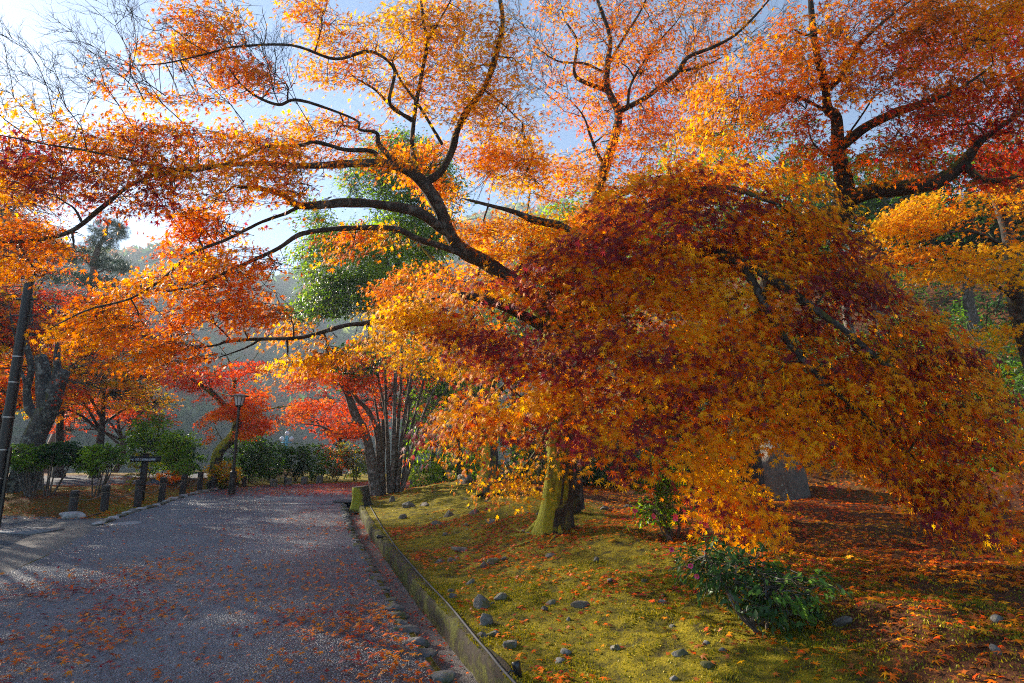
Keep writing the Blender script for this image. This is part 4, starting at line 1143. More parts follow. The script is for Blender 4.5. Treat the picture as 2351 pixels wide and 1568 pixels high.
shrub("round_shrub", "dark rounded bush right of the big light green bush", "shrub", at(438, 22), [((0, 0, .9), (.9, .8, .8))], DG, .06, n=3500, stems=5, seed=225)
shrub("round_shrub", "dark green shrub under the red maple, right of the lamp", "shrub", at(590, 22), [((0, 0, 1.1), (1.05, .9, 1.0)), ((.4, 0, .7), (.9, .8, .6))], DG[:4] , .06, n=5500, stems=6, seed=230)
shrub("yellow_shrub", "yellow-green shrub at the foot of the lamp post", "shrub", at(535, 20.3), [((0, 0, .55), (.7, .5, .42))], ['yellow', 'lime', 'lime', 'olive'], .045, n=2600, stems=7, seed=235)
shrub("yellow_shrub", "small golden shrub left of the mossy bent trunk", "shrub", at(422, 19.5), [((0, 0, .3), (.45, .35, .22))], ['yellow', 'gold', 'orange'], .045, n=1100, stems=5, seed=237)
shrub("leggy_shrub", "thin pale-leaved sapling right of the signpost", "shrub", at(352, 16), [((.1, 0, .8), (.4, .35, .45)), ((-.05, 0, .45), (.3, .3, .25))], ['olive', 'lime', 'green'], .04, n=700, stems=5, seed=239)
shrub("leggy_shrub", "dark leggy shrub between the two yellow shrubs", "shrub", at(455, 19.8), [((0, 0, .6), (.5, .4, .35))], DG, .045, n=1200, stems=6, seed=240)
for i, (px, t, rz, lab) in enumerate([(645, 23.5, .75, "first dark bush of the row behind the short posts, nearest the lamp"), (695, 23.7, .72, "second dark bush of the row behind the short posts"), (740, 24, .75, "third dark bush of the row behind the short posts"), (785, 24.3, .7, "fourth bush of the row behind the short posts, reddish at its tips"), (828, 24.6, .8, "last bush of the row behind the short posts, by the knoll")]):
    shrub("hedge_bush", lab, "bush", at(px, t), [((0, 0, .85), (.75, .6, rz))], DG[:4] if i < 3 else ['green', 'olive', 'dgreen', 'coral'], .055, n=2600, stems=5, group="bushes behind the short posts", seed=250 + 4 * i)

# undergrowth and trees behind the bank
for i, (px, t, z, r, cols, lab) in enumerate([
        (985, 19.5, 1.0, (.8, .7, .9), GPL, "leafy green bush right of the evergreen's stems"),
        (1060, 20.5, 1.3, (1.1, .9, 1.2), GPL, "tall sunlit green bush behind the small stumps"),
        (1190, 16, 1.2, (1.0, .8, 1.2), DG, "dark green bush behind the big maple's trunk, left side"),
        (1330, 15, 1.2, (1.2, .8, 1.2), DG, "dark green bush behind the big maple's trunk, right side"),
        (1440, 14, 1.0, (1.2, .8, 1.0), DG[:3], "shaded bush behind the flowering camellia"),
        (1590, 14.5, 1.1, (1.3, .9, 1.1), DG[:3], "shaded bush behind the curtain of leaves, left of the standing stone"),
        (2060, 16.5, 1.6, (1.8, 1.2, 1.6), DG[:3], "dark thicket bush up the slope right of the standing stone"),
        (2230, 13.5, 1.6, (1.3, 1.1, 1.4), DG[:4], "dark bush below the golden maple at the right edge"),
        (1800, 19, 2.0, (2.0, 1.4, 1.8), DG[:3], "dark bush up the slope behind the standing stone"),
        (2390, 11.5, 1.2, (1.2, 1.0, 1.2), ['dgreen', 'green', 'dgreen'], "low dark bush cut by the right edge")]):
    shrub("undergrowth_bush", lab, "bush", at(px, t), [((0, 0, z * .8), r), ((r[0] * .5, 0, z * .5), (r[0] * .8, r[1] * .8, z * .5))], cols, .06, n=int(3600 * r[0] * r[2]), stems=5, group="bushes behind the bank", seed=280 + 4 * i)

def auto_green(label, base, h, rx, cols, n, seed, size=.11, name="broadleaf_tree", tpl=OVAL):
    return auto_maple(label, base, h, rx, cols, n, seed, bark='bark_stem', leaf='green', tpl=tpl, size=size, name=name, cat="tree", group="green trees on the slope behind the maples", gate=.36, tr=.2)
auto_green("tall green tree on the slope showing between the two upper orange crowns", at(1330, 25), 13.5, 3.4, GPL, 9000, 401)
auto_green("green tree on the slope behind the half bare maple", at(1530, 23), 10.5, 3.4, GPL, 9000, 402)
auto_green("high green tree on the slope left of the right-hand maple's fork", at(1760, 24), 13.0, 4.0, GPL, 11000, 403)
auto_green("dark green tree on the slope behind the mossy limb", at(2020, 20), 9.5, 3.6, DG[:4], 10000, 404)
auto_green("dark green tree on the slope behind the golden maple", at(2260, 18), 8.5, 3.4, DG[:4], 10000, 405)
auto_green("deep green tree on the slope at the far right", at(2480, 17), 9.0, 3.4, DG[:4], 8000, 406)
auto_green("green tree behind the golden maple's crown in the centre", at(1180, 26), 10.0, 3.4, DG, 8000, 407)
auto_green("shadowy tree low on the slope right of the standing stone", at(1960, 26), 8.0, 3.6, DG[:3], 8000, 408)

# ------------------------------------------------------------------ camellias with flowers
def camellia(label, base, blobs, n, size, seed, flowers, fr=.034, cols=('dgreen', 'dgreen', 'dgreen', 'dgreen', 'green'), lm='camellia'):
    b = np.asarray(base, float)
    t = Tree("camellia_bush", label, "bush", b, M['bark_stem'], M[lm])
    for i in range(9):
        c, r = blobs[i % len(blobs)]
        a = rng.uniform(0, 6.283)
        e = b + A(*c) + A(math.cos(a) * r[0] * .6, math.sin(a) * r[1] * .6, r[2] * rng.uniform(0, .5))
        s = b + A(math.cos(a) * .05, math.sin(a) * .05, -.03)
        t.limb([(*s, .012), (*((s + e) / 2 + rng.normal(0, .03, 3)), .009), (*e, .004)], 6, 4, world=True)
    vol = sum(r[0] * r[1] for _, r in blobs)
    for j, (c, r) in enumerate(blobs):
        t.blob(b + A(*c), r, int(n * r[0] * r[1] / vol), size, list(cols), OVAL, 9, L=.16, seed=seed + j, twigs=True, gate=.40, inner=.25, twr=.003, tilt=.5, cfreq=2)
    t.done(trunk="stem")
    for p in flowers:
        a = Acc(); s = Acc()
        d = unit(np.array([0, 0, CAM_Z]) - p); d = unit(d + rng.normal(0, .3, 3))
        sx = unit(np.cross(d, A(0, 0, 1))); sy = np.cross(sx, d)
        for k in range(7):
            an = k / 7 * 6.283 + rng.uniform(-.2, .2)
            o = sx * math.cos(an) + sy * math.sin(an); w = np.cross(d, o)
            R0 = fr * rng.uniform(.85, 1.1)
            a.add([p, p + o * R0 * .6 + w * R0 * .42 + d * .006, p + o * R0 + d * .016, p + o * R0 * .6 - w * R0 * .42 + d * .006], [(0, 1, 2, 3)])
        for k in range(9):
            q = p + (sx * rng.normal(0, .004) + sy * rng.normal(0, .004))
            s.add(*tubes(np.array([[q, q + d * .012 + sx * rng.normal(0, .002)]]), np.array([[.0015, .002]]), 4))
        fl = a.build("flower", M['pink'], t.root, b)
        s.build("stamens", M['stamen'], fl, b)
    return t
fb, ft = ground_at(1742, 1445)
ft -= .05
camellia("dark glossy camellia bush low in front, spreading over the leaf litter", fb, [((-.12, .1, .36), (.36, .32, .22)), ((.22, 0, .28), (.42, .32, .18)), ((-.26, .12, .42), (.26, .26, .17)), ((.1, -.08, .16), (.30, .26, .13))], 1900, .036, 500, [W(1585, 1300, ft - .1), W(1600, 1322, ft - .1), W(1542, 1262, ft)], .019)  # dark green leaves, deepened further so the colour carries shade
fb2, ft2 = ground_at(1545, 1240)
camellia("sunlit flowering camellia behind the dark one, with pink blooms", fb2, [((-.05, .1, .45), (.42, .35, .32)), ((.0, .15, .85), (.36, .3, .35)), ((-.25, 0, .3), (.3, .3, .2))], 1900, .036, 510, [W(1458, 1172, ft2 - .35), W(1500, 1185, ft2 - .4), W(1551, 1190, ft2 - .45), W(1612, 1178, ft2 - .4), W(1606, 1196, ft2 - .35)], cols=('dgreen', 'green', 'green', 'lgreen'), lm='green')  # brighter leaf colours put the sunlight into this bush's tint

# ------------------------------------------------------------------ stones
def stone_mesh(name, size, seed, m, rough=.35, sub=3, flat_=.0, cuts=13):
    bm = bmesh.new()
    bmesh.ops.create_icosphere(bm, subdivisions=sub, radius=1)
    v = np.array([q.co[:] for q in bm.verts])
    d = 1 + rough * 1.6 * (vnoise(v * 1.1 + seed * 3.7, seed) - .5) + rough * .8 * (vnoise(v * 2.6 + seed, seed + 1) - .5) + rough * .25 * (vnoise(v * 7 + seed, seed + 2) - .5)
    r_ = np.random.default_rng(seed)
    for _ in range(cuts):                      # split faces, as broken rock has
        nn = unit(r_.normal(0, 1, 3)); c = r_.uniform(.48, .82)
        p = v * d[:, None]; h = p @ nn
        p = p - np.maximum(h - c, 0)[:, None] * nn * .85
        d = np.linalg.norm(p, axis=1); v = p / d[:, None]
    p = v * d[:, None] * np.asarray(size, float) * .5
    if flat_: p[:, 2] = np.maximum(p[:, 2], -size[2] * flat_)
    for q, c in zip(bm.verts, p): q.co = c
    me = bpy.data.meshes.new(name); bm.to_mesh(me); bm.free()
    me.polygons.foreach_set("use_smooth", np.ones(len(me.polygons), bool))
    me.materials.append(m)
    return me
def put(name, me, loc, rz=0.0, tilt=(0, 0), sc=1.0, label=None, cat=None, group=None, parent=None):
    o = bpy.data.objects.new(name, me); COL.objects.link(o)
    o.location = loc; o.rotation_euler = (tilt[0], tilt[1], rz); o.scale = (sc,) * 3 if np.isscalar(sc) else sc
    return tag(o, label, cat, group)

_o1 = ["first", "second", "third", "fourth", "fifth", "sixth", "seventh", "eighth", "ninth", "tenth", "eleventh", "twelfth", "thirteenth", "fourteenth", "fifteenth", "sixteenth", "seventeenth", "eighteenth", "nineteenth"]
ORD = list(_o1)
for _t in ("twent", "thirt", "fort", "fift", "sixt", "sevent", "eight", "ninet"):
    ORD += [_t + "ieth"] + [_t + "y-" + q for q in _o1[:9]]
sg, sgt = ground_at(1796, 1148)
me = stone_mesh("standing_stone", (1.3, .95, 2.05), 14, M['rock_lichen'], .22, 5, cuts=2)
v = np.array([q.co[:] for q in me.vertices])
v[:, 0] += .16 * (v[:, 2] < 0) * 0 + .10 * (v[:, 2] < .3) * (.3 - v[:, 2]) * np.sign(v[:, 0]) * .5 - .12 * v[:, 2]
for q, c in zip(me.vertices, v): q.co = c
put("standing_stone", me, sg + A(.03, .2, .22), .15, label="large upright grey boulder with pale lichen spots, right of the camellias", cat="boulder")
put("white_rock", stone_mesh("white_rock", (.55, .36, .24), 3, M['rock_white'], .5, 4), flat(170, 1190) + A(0, 0, .05), .2, label="pale angular rock at the corner of the paving by the end bollard", cat="rock")

ROCKS = [(1340, 1395, 70, 36, "flat pale rock with lichen, largest in the middle of the moss bank"), (1172, 1487, 48, 40, "long slanting grey rock low on the bank near the wall"), (1563, 1504, 36, 34, "roundish grey stone among moss near the bottom of the view"),
         (1128, 1295, 34, 26, "grey stone pair's larger one, upright in the moss above the cable"), (1110, 1300, 26, 22, "grey stone leaning left beside the larger upright one"), (1150, 1375, 46, 34, "pale tilted stone in yellow moss above the dark rocks"),
         (1108, 1395, 44, 46, "brown-grey block of stone in the middle of the bank"), (1118, 1432, 44, 46, "dark cracked rock below the brown block"), (1105, 1465, 36, 30, "dark rounded stone just above the long slanting rock"), (1135, 1458, 40, 26, "low mossy stone right of the dark rounded one"),
         (985, 1372, 40, 24, "low flat stones' largest one, close to the cable"), (1040, 1372, 24, 18, "small dark stone between flat ones above the cable"), (1035, 1358, 28, 16, "thin grey stone lying above the small dark one"), (1080, 1340, 30, 20, "grey chip-like stone under the slanting roots"),
         (1415, 1492, 30, 24, "dull stone half sunk in moss at lower middle"), (1290, 1520, 28, 24, "dark stone sunk in moss close to the bottom edge"), (1935, 1430, 62, 26, "pale flat rock right of the dark camellia"), (1520, 1385, 26, 20, "small stone in moss left of the dark camellia"),
         (1262, 1278, 34, 18, "flat grey stone below the big maple's roots"), (1060, 1265, 46, 20, "long dark stone on the bank's shoulder"), (1032, 1185, 34, 26, "bluish split rock in the sunny moss"), (1000, 1205, 30, 22, "grey rock below the bluish split rock"),
         (940, 1165, 36, 32, "upright bluish rock near the stump"), (925, 1190, 30, 22, "dark ledge rock on the sunny bank near the stump"), (975, 1160, 34, 16, "flat ledge rock at the top of the sunny bank"), (1090, 1180, 36, 24, "fractured rock under the drooping sprig"), (1130, 1200, 34, 20, "jagged rock left of the big maple's roots"),
         (870, 1130, 24, 30, "knobbly rock right below the mossy stump"), (900, 1150, 22, 26, "rounded rock beside the knobbly one"), (1390, 1168, 30, 18, "stone in the leaf litter right of the big trunk"), (1440, 1165, 40, 16, "low mossy stone in sunlit leaf litter"), (1010, 1290, 30, 16, "greenish flat stone above the cable's middle"), (1035, 1288, 30, 18, "smooth grey stone beside the greenish flat one"),
         (1545, 1440, 20, 16, "small grey pebble-like stone under the dark camellia"), (1480, 1335, 20, 14, "little stone in moss right of the flat lichen rock"), (1660, 1495, 30, 16, "flat stone in dark moss at lower right"), (1250, 1400, 20, 18, "little stone left of the flat lichen rock"), (2290, 1228, 26, 18, "small grey stone at far right in green moss")]
for i, (px, py, w, h, lab) in enumerate(ROCKS):
    p, t = ground_at(px, py)
    sw, sh = w / F * t * .72, h / F * t * .72
    me = stone_mesh("bank_rock", (sw * 1.35, sw * rng.uniform(.7, 1.1), sh * 1.25), 40 + i, M['rock'] if i % 4 else M['rock_lichen'], .6, 4)
    put("bank_rock", me, p + A(0, 0, sh * .06), rng.uniform(-.5, .5), (rng.uniform(-.3, .3), rng.uniform(-.35, .35)), label=lab, cat="rock", group="rocks in the moss bank")
# smaller chips scattered in the moss
chips = []
while len(chips) < 40:
    x, y = rng.uniform(-3, 3.2), rng.uniform(2.8, 13)
    u = x - float(xs(y))
    if .75 < u < 4.2 and y + .4 * x < 12.5: chips.append((x, y))
chips.sort(key=lambda q: math.hypot(q[0] - big.base[0], q[1] - big.base[1]))
for i, (x, y) in enumerate(chips):
    s = rng.uniform(.04, .085)
    put("stone_chip", stone_mesh("stone_chip", (s * 1.4, s, s * .8), 140 + i, M['rock'], .5, 2), on_ground(x, y) + A(0, 0, s * .12), rng.uniform(0, 6), (rng.uniform(-.4, .4), rng.uniform(-.4, .4)),
        label=f"small stone in the moss, {ORD[i]} nearest the big mossy trunk", cat="stone", group="small stones in the moss")

# rough stones edging the gutter, and the kerb stones on the other side
edge_meshes = [stone_mesh("edging_stone", (.24, .17, .13), 200 + i, M['kerb'] if i % 3 else M['rock'], .55, 4) for i in range(9)]
y = SLAB - .2; i = 0
while y > 3.0 and i < 85:
    x = float(xs(y)) + rng.uniform(-.02, .03) + .04
    big_ = rng.uniform(.65, 1.1) * (1.0 if y < 9 else .85)
    put("edging_stone", edge_meshes[i % 9], (x, y, -.015 + rng.uniform(-.01, .02)), rng.uniform(-.4, .4) + (0 if rng.random() > .3 else 1.4), (rng.uniform(-.15, .15), rng.uniform(-.15, .15)), sc=big_,
        label=f"rough stone edging the gutter, {ORD[i]} from the culvert", cat="stone", group="edging stones along the gutter")
    y -= .20 * big_ + rng.uniform(.01, .07); i += 1
kerb_meshes = [stone_mesh("kerb_stone", (.42, .30, .12), 230 + i, M['rock'] if i % 2 else M['rock_white'], .35, 3) for i in range(6)]
y = KY[3] + .1; i = 0
while y < 20.5 and i < 55:
    x = float(xk(y)) - .08
    dx = float(xk(y + .2) - xk(y)); an = math.atan2(.2, dx)
    put("kerb_stone", kerb_meshes[i % 6], (x, y, .02), an + rng.uniform(-.12, .12), (rng.uniform(-.06, .06), rng.uniform(-.06, .06)), sc=rng.uniform(.85, 1.1),
        label=f"flat kerb stone along the bollards, {ORD[i]} from the pale rock", cat="kerb stone", group="kerb stones along the left of the path")
    y += .40 * abs(math.sin(an)) + .02; i += 1
# stones lying in the leaf litter behind the bank
for i, (px, py, w, lab) in enumerate([(1000, 1083, 30, "round grey stone in litter left of the small stumps"), (1022, 1084, 22, "dark stone beside the round grey one in the litter"), (1040, 1082, 18, "small pale stone left of the broken stump"), (1100, 1082, 30, "broad pale stone right of the broken stump"), (1082, 1080, 20, "narrow stone against the broken stump"), (965, 1082, 22, "flat stone near the evergreen's roots"), (1065, 1108, 46, "low flat stone below the small stump, in the litter"), (770, 1092, 24, "dark stone at the bend beyond the path"), (812, 1092, 26, "grey stone at the bend next to the knoll")]):
    p, t = ground_at(px, py)
    sw = w / F * t
    put("litter_rock", stone_mesh("litter_rock", (sw * 1.3, sw, sw * .8), 300 + i, M['rock'], .4, 3), p + A(0, 0, sw * .15), rng.uniform(0, 3), label=lab, cat="rock", group="rocks behind the bank")

# ------------------------------------------------------------------ stumps
def stump(name, label, p, r, h, seed, m, tilt=(0, 0), flare=.5):
    p = np.asarray(p, float)
    root = thing(name, label, "stump", tuple(p))
    a = Acc()
    top = p + A(tilt[0], tilt[1], h)
    rows = [(*(p - A(0, 0, .06)), r * 1.05), (*(p * .6 + top * .4), r * .95), (*(p * .15 + top * .85), r * .97), (*top, r * .96)]
    Cc = catmull(np.array(rows), 6)
    sides = 18
    an = np.arange(sides) / sides * 6.283
    L = np.linspace(0, h, len(Cc))
    q = np.stack(np.broadcast_arrays(np.cos(an)[None] * 1.4 + seed, np.sin(an)[None] * 1.4, (L * 3)[:, None]), -1)
    RR = Cc[:, 3:4] * (1 + .22 * (vnoise(q, seed) - .5) + flare * np.exp(-L / (h * .25))[:, None] * (.4 + .5 * np.cos(an * 4 + seed)[None]))
    v, f = tubes(Cc[None, :, :3], RR[None], sides)
    a.add(v, f)
    a.build("bark", m, root, p, smooth=True)
    c = Acc()
    e = v[-sides:]
    cen = e.mean(0) + A(0, 0, .01)
    c.add(np.vstack([e + A(0, 0, .002), [cen]]), [(i, (i + 1) % sides, sides) for i in range(sides)])
    c.build("cut_face", M['wood_top'], root, p)
    return root
p = on_ground(*W(847, 784, 14.4)[:2])
stump("tree_stump", "mossy stump at the head of the gutter, below the evergreen", p, .19, .52, 5, M['bark_moss'], (-.05, 0), .9)
p = flat(6, 1146)
stump("tree_stump", "thick dark stump cut by the left edge, on the gravel", p, .24, .56, 8, M['bark_lichen'], (0, 0), .4)
p = on_ground(*at(441, 20.5))
stump("tree_stump", "small stump under the dark shrubs behind the bollards", p + A(0, 0, .02), .2, .4, 9, M['bark_dark'])
p, t = ground_at(1074, 1092)
stump("tree_stump", "broken dark stump in the leaf litter behind the bank", p, .16, .5, 10, M['bark_dark'], (.03, 0), .7)
p, t = ground_at(1016, 1106)
stump("wooden_stake", "short round wooden stake on the back of the bank", p, .075, .36, 11, M['wood_dark'], (0, 0), .05)
p, t = ground_at(1003, 1098)
stump("wooden_stake", "pale sawn-off log end beside the round stake", p, .09, .24, 12, M['wood_top'], (0, 0), .05)
for i, (px, t, lab) in enumerate([(960, 21, "thin pale trunk right of the evergreen's roots"), (1062, 20, "dark slim trunk behind the broken stump"), (1086, 22, "leaning slim trunk behind the crooked mossy one"), (1020, 23, "slender trunk far back among the sunlit bushes")]):
    auto_maple(lab, at(px, t), 6.0, 1.8, ['green', 'lgreen', 'dgreen'], 3000, 600 + 12 * i, leaf='green', bark='bark_stem' if i % 2 == 0 else 'bark_dark', name="young_tree", cat="tree", group="young trees behind the bank", tpl=OVAL, size=.06, tr=.11)

# ------------------------------------------------------------------ bollards and rope
def cyl(acc, p0, p1, r0, r1, sides=16, cap=True):
    v, f = tubes(np.array([[p0, p1]]), np.array([[r0, r1]]), sides)
    acc.add(v, f)
    if cap:
        acc.add(v[-sides:], [list(range(sides))]); acc.add(v[:sides], [list(range(sides))[::-1]])
BOL = [(72.0, 515.2, 23.4), (103.8, 511.2, 24.6), (137.3, 506.7, 25.4), (161.2, 501.8, 23.4), (181.9, 496.2, 20.5), (199.3, 491.8, 19), (213.2, 489.5, 15), (225.5, 488, 12.5), (236, 487.3, 11), (243.7, 486.7, 9.8)]
ends = []
for i, (px, py, hp) in enumerate(BOL):
    p, t = ground_at(px * 2.296, py * 2.296)
    h = hp * 2.296 / F * t * 1.03
    r = .082
    root = thing("rope_bollard", f"dark wooden rope bollard, {ORD[i]} from the pale rock", "bollard", tuple(p), "rope bollards along the path")
    tl = A(rng.normal(0, .02), rng.normal(0, .02), 0)
    a = Acc()
    top = p + A(0, 0, h) + tl
    pr = [(0, 1.0), (.70, .97), (.715, .86), (.755, .86), (.77, 1.0), (.965, 1.0), (1.0, .86)]
    P = np.array([[p - A(0, 0, .1)] + [p + (top - p) * s for s, _ in pr]])
    Rr = np.array([[r] + [r * k for _, k in pr]])
    v, f = tubes(P, Rr, 16)
    a.add(v, f)
    a.build("post", M['wood_dark'], root, p, smooth=False)
    c = Acc(); c.add(v[-16:] + A(0, 0, .001), [list(range(16))])
    c.build("cut_top", M['wood_top'], root, p)
    ends.append(p + (top - p) * .735)
a = Acc()
for e0, e1 in zip(ends[:-1], ends[1:]):
    s = np.linspace(0, 1, 14)[:, None]
    d = np.linalg.norm(e1 - e0)
    C = e0 * (1 - s) + e1 * s
    C[:, 2] -= (.16 * min(d, 1.3)) * 4 * (s * (1 - s))[:, 0]
    v, f = tubes(C[None], np.full((1, 14), .013), 6); a.add(v, f)
for e in ends:
    an = np.linspace(0, 6.283, 15)
    C = e + np.stack([np.cos(an), np.sin(an), an * 0], -1) * .080
    v, f = tubes(C[None], np.full((1, 15), .012), 6); a.add(v, f)
tag(a.build("rope", M['rope'], smooth=True), "brown rope looping from bollard to bollard along the path", "rope")
SB = [(273.5, 487, 7), (288, 485.8, 7.2), (304, 484.8, 7.2), (319.5, 483.7, 7.3)]
for i, (px, py, hp) in enumerate(SB):
    p, t = ground_at(px * 2.296, py * 2.296)
    h = hp * 2.296 / F * t
    root = thing("stone_bollard", f"short thick stone post at the bend, {ORD[i]} from the lamp", "bollard", tuple(p), "short posts at the bend")
    a = Acc(); cyl(a, p - A(0, 0, .1), p + A(0, 0, h), .125, .12, 14, False)
    a.build("post", M['rock'], root, p, smooth=False)
    c = Acc(); v, f = tubes(np.array([[p + A(0, 0, h), p + A(0, 0, h + .02)]]), np.array([[.12, .10]]), 14)
    c.add(v, f); c.add(v[-14:], [list(range(14))]); c.build("cap", M['kerb'], root, p)
for i, (px, py, hp, lab) in enumerate([(333, 477.5, 7, "thin dark stake behind the third short post"), (311.5, 480.5, 8, "thin dark stake between the short posts"), (285, 483, 8.5, "thin dark stake left of the second short post")]):
    p, t = ground_at(px * 2.296, py * 2.296)
    a = Acc(); cyl(a, p - A(0, 0, .1), p + A(0, 0, hp * 2.296 / F * t), .05, .042, 10)
    tag(a.build("wooden_stake", M['wood_dark'], None, p), lab, "stake", "thin stakes at the bend")

# ------------------------------------------------------------------ street lamp
p = on_ground(*W(534, 1108, 17.4)[:2])
sc = 17.4 / F
H = 222 * sc
root = thing("street_lamp", "slim brown street lamp with a tapered frosted lantern, in front of the red maple", "street lamp", tuple(p))
a = Acc(); cyl(a, p - A(0, 0, .1), p + A(0, 0, 50 * sc), .10, .095); cyl(a, p + A(0, 0, 50 * sc), p + A(0, 0, 53 * sc), .10, .06); a.build("base_sleeve", M['pole'], root, p)
a = Acc(); cyl(a, p + A(0, 0, 50 * sc), p + A(0, 0, H - 24 * sc), .047, .040); a.build("pole", M['pole'], root, p, smooth=True)
z0 = H - 24 * sc
a = Acc(); cyl(a, p + A(0, 0, z0), p + A(0, 0, z0 + .04), .06, .10); cyl(a, p + A(0, 0, z0 + .04), p + A(0, 0, z0 + .07), .12, .12); a.build("lantern_base", M['pole'], root, p)
a = Acc(); cyl(a, p + A(0, 0, z0 + .07), p + A(0, 0, z0 + .34), .105, .175, 8); gl = a.build("lantern_glass", M['lampglass'], root, p)
a = Acc()
for k in range(8):
    an = k / 8 * 6.283
    o = A(math.cos(an), math.sin(an), 0)
    cyl(a, p + o * .107 + A(0, 0, z0 + .07), p + o * .178 + A(0, 0, z0 + .34), .008, .008, 5)
a.build("frame", M['pole'], gl, p)
a = Acc(); cyl(a, p + A(0, 0, z0 + .34), p + A(0, 0, z0 + .365), .27, .28, 24); cyl(a, p + A(0, 0, z0 + .365), p + A(0, 0, z0 + .43), .25, .06, 24); a.build("lamp_hat", M['lamphat'], root, p)

# ------------------------------------------------------------------ signpost with its lettering
p = on_ground(*W(328, 1106, 15.2)[:2])
sc = 15.2 / F
root = thing("signpost", "dark signpost with white lettering and an arrow pointing left, behind the bollards", "signpost", tuple(p))
a = Acc(); boxv(a, p + A(0, 0, 50 * sc), (.13, .10, 106 * sc), bev=.008); a.build("post", M['wood_dark'], root, p)
a = Acc(); boxv(a, p + A(0, 0, 104.5 * sc), (.17, .13, .03), bev=.006); a.build("post_cap", M['wood_dark'], root, p)
bz = p + A(.06, -.075, 92 * sc)
bw, bh = 68 * sc, 10.5 * sc
a = Acc(); boxv(a, bz, (bw, .05, bh), bev=.006); bd = a.build("sign_board", M['signboard'], root, p)
a = Acc(); boxv(a, bz + A(0, -.002, bh / 2 + .012), (bw + .03, .07, .02), bev=.004); a.build("board_trim", M['wood_dark'], bd, p)
fc = bpy.data.curves.new("lettering", 'FONT')
fc.body = "\u5468\u6069\u6765\u7dcf\u7406\u8a18\u5ff5\u8a69\u7891"
fc.size = 1.0; fc.align_x = 'CENTER'; fc.align_y = 'CENTER'; fc.extrude = .02; fc.offset = .012
tmp = bpy.data.objects.new("tmp_text", fc); COL.objects.link(tmp)
bpy.context.view_layer.update()
tm = bpy.data.meshes.new_from_object(tmp.evaluated_get(bpy.context.evaluated_depsgraph_get()))
bpy.data.objects.remove(tmp); bpy.data.curves.remove(fc)
tv = np.array([q.co[:] for q in tm.vertices])
if len(tv):
    tv[:, 0] -= (tv[:, 0].max() + tv[:, 0].min()) / 2; tv[:, 1] -= (tv[:, 1].max() + tv[:, 1].min()) / 2
    k = (47.5 * sc) / np.ptp(tv[:, 0])
    nv = np.column_stack([tv[:, 0] * k, -tv[:, 2] * .3 * k, tv[:, 1] * k * 1.05]) + (bz - p) + A(.0 + 0 * sc, -.028, 0)
    for q, c in zip(tm.vertices, nv): q.co = c
    tm.materials.clear(); tm.materials.append(M['lettering'])
    lo = bpy.data.objects.new("lettering", tm); COL.objects.link(lo); lo.parent = bd
ax = bz + A(-bw / 2 + 3.5 * sc, -.027, 0)
a = Acc(); a.add([ax + A(-1.5 * sc, 0, 0), ax + A(3.6 * sc, 0, 3.4 * sc), ax + A(3.6 * sc, 0, -3.4 * sc), ax + A(-1.5 * sc, -.003, 0), ax + A(3.6 * sc, -.003, 3.4 * sc), ax + A(3.6 * sc, -.003, -3.4 * sc)], [(3, 5, 4)])
a.f.append(np.array([(0, 1, 4, 3), (1, 2, 5, 4), (2, 0, 3, 5)]))
a.build("arrow", M['lettering'], bd, p)

# ------------------------------------------------------------------ dark utility pole at the left edge
q = W(2, 1055, 9.6)
p = on_ground(q[0] + .02, q[1])
root = thing("utility_pole", "dark utility pole with steel bands at the left edge", "pole", tuple(p))
top = W(48, 628, 9.75)
hh = top[2] - p[2]
a = Acc(); cyl(a, p - A(0, 0, .1), A(p[0], p[1], top[2]), .082, .070, 18); a.build("pole", M['util'], root, p, smooth=False)
for z in (.62, .98, 1.45, 2.0, 2.6, 3.05):
    if z < hh:
        a = Acc(); cyl(a, A(p[0], p[1], p[2] + z), A(p[0], p[1], p[2] + z + .018), .084 - z * .002, .084 - z * .002, 18); a.build("band", M['band'], root, p)
a = Acc(); cyl(a, A(p[0] + .11, p[1], p[2] + .2), A(p[0] + .11, p[1], p[2] + 1.5), .03, .03, 8); cyl(a, A(p[0] + .10, p[1], p[2] + 1.2), A(p[0] + .10, p[1], p[2] + hh - .5), .006, .006, 5); a.build("conduit", M['black'], root, p)
for z in (hh - .35, hh - .65):
    a = Acc(); cyl(a, A(p[0] - .22, p[1], p[2] + z), A(p[0] + .2, p[1], p[2] + z), .018, .018, 8); a.build("bracket", M['black'], root, p)

# ------------------------------------------------------------------ blue lamp post with white globes, down in the valley
t = 38.0; sc = t / F
q = W(656, 1045, t)
p = A(q[0], q[1], float(gh(q[0], q[1])))
root = thing("blue_lamp_post", "light blue post with three white globe lamps far beyond the hedge", "lamp post", tuple(p))
tz = W(662, 1000, t)
a = Acc(); cyl(a, p, A(p[0], p[1], tz[2]), 3.2 * sc, 3.0 * sc, 12); a.build("pole", M['blue'], root, p)
a = Acc(); boxv(a, A(p[0], p[1], W(0, 1016, t)[2]), (24 * sc, 2.6 * sc, 2.6 * sc), bev=.02); boxv(a, A(p[0], p[1] - .02, W(0, 1028, t)[2]), (8 * sc, 8 * sc, 7 * sc), bev=.03); a.build("cross_arm", M['blue'], root, p)
for (dx, dz) in ((0, 0), (-11, -12), (11, -12)):
    bm = bmesh.new(); bmesh.ops.create_uvsphere(bm, u_segments=18, v_segments=12, radius=5.2 * sc)
    me = bpy.data.meshes.new("globe"); bm.to_mesh(me); bm.free(); me.materials.append(M['globe'])
    me.polygons.foreach_set("use_smooth", np.ones(len(me.polygons), bool))
    o = bpy.data.objects.new("globe", me); COL.objects.link(o); o.parent = root
    o.location = (dx * sc, 0 if dx == 0 else -.02, tz[2] - p[2] + (dz + 5) * sc)

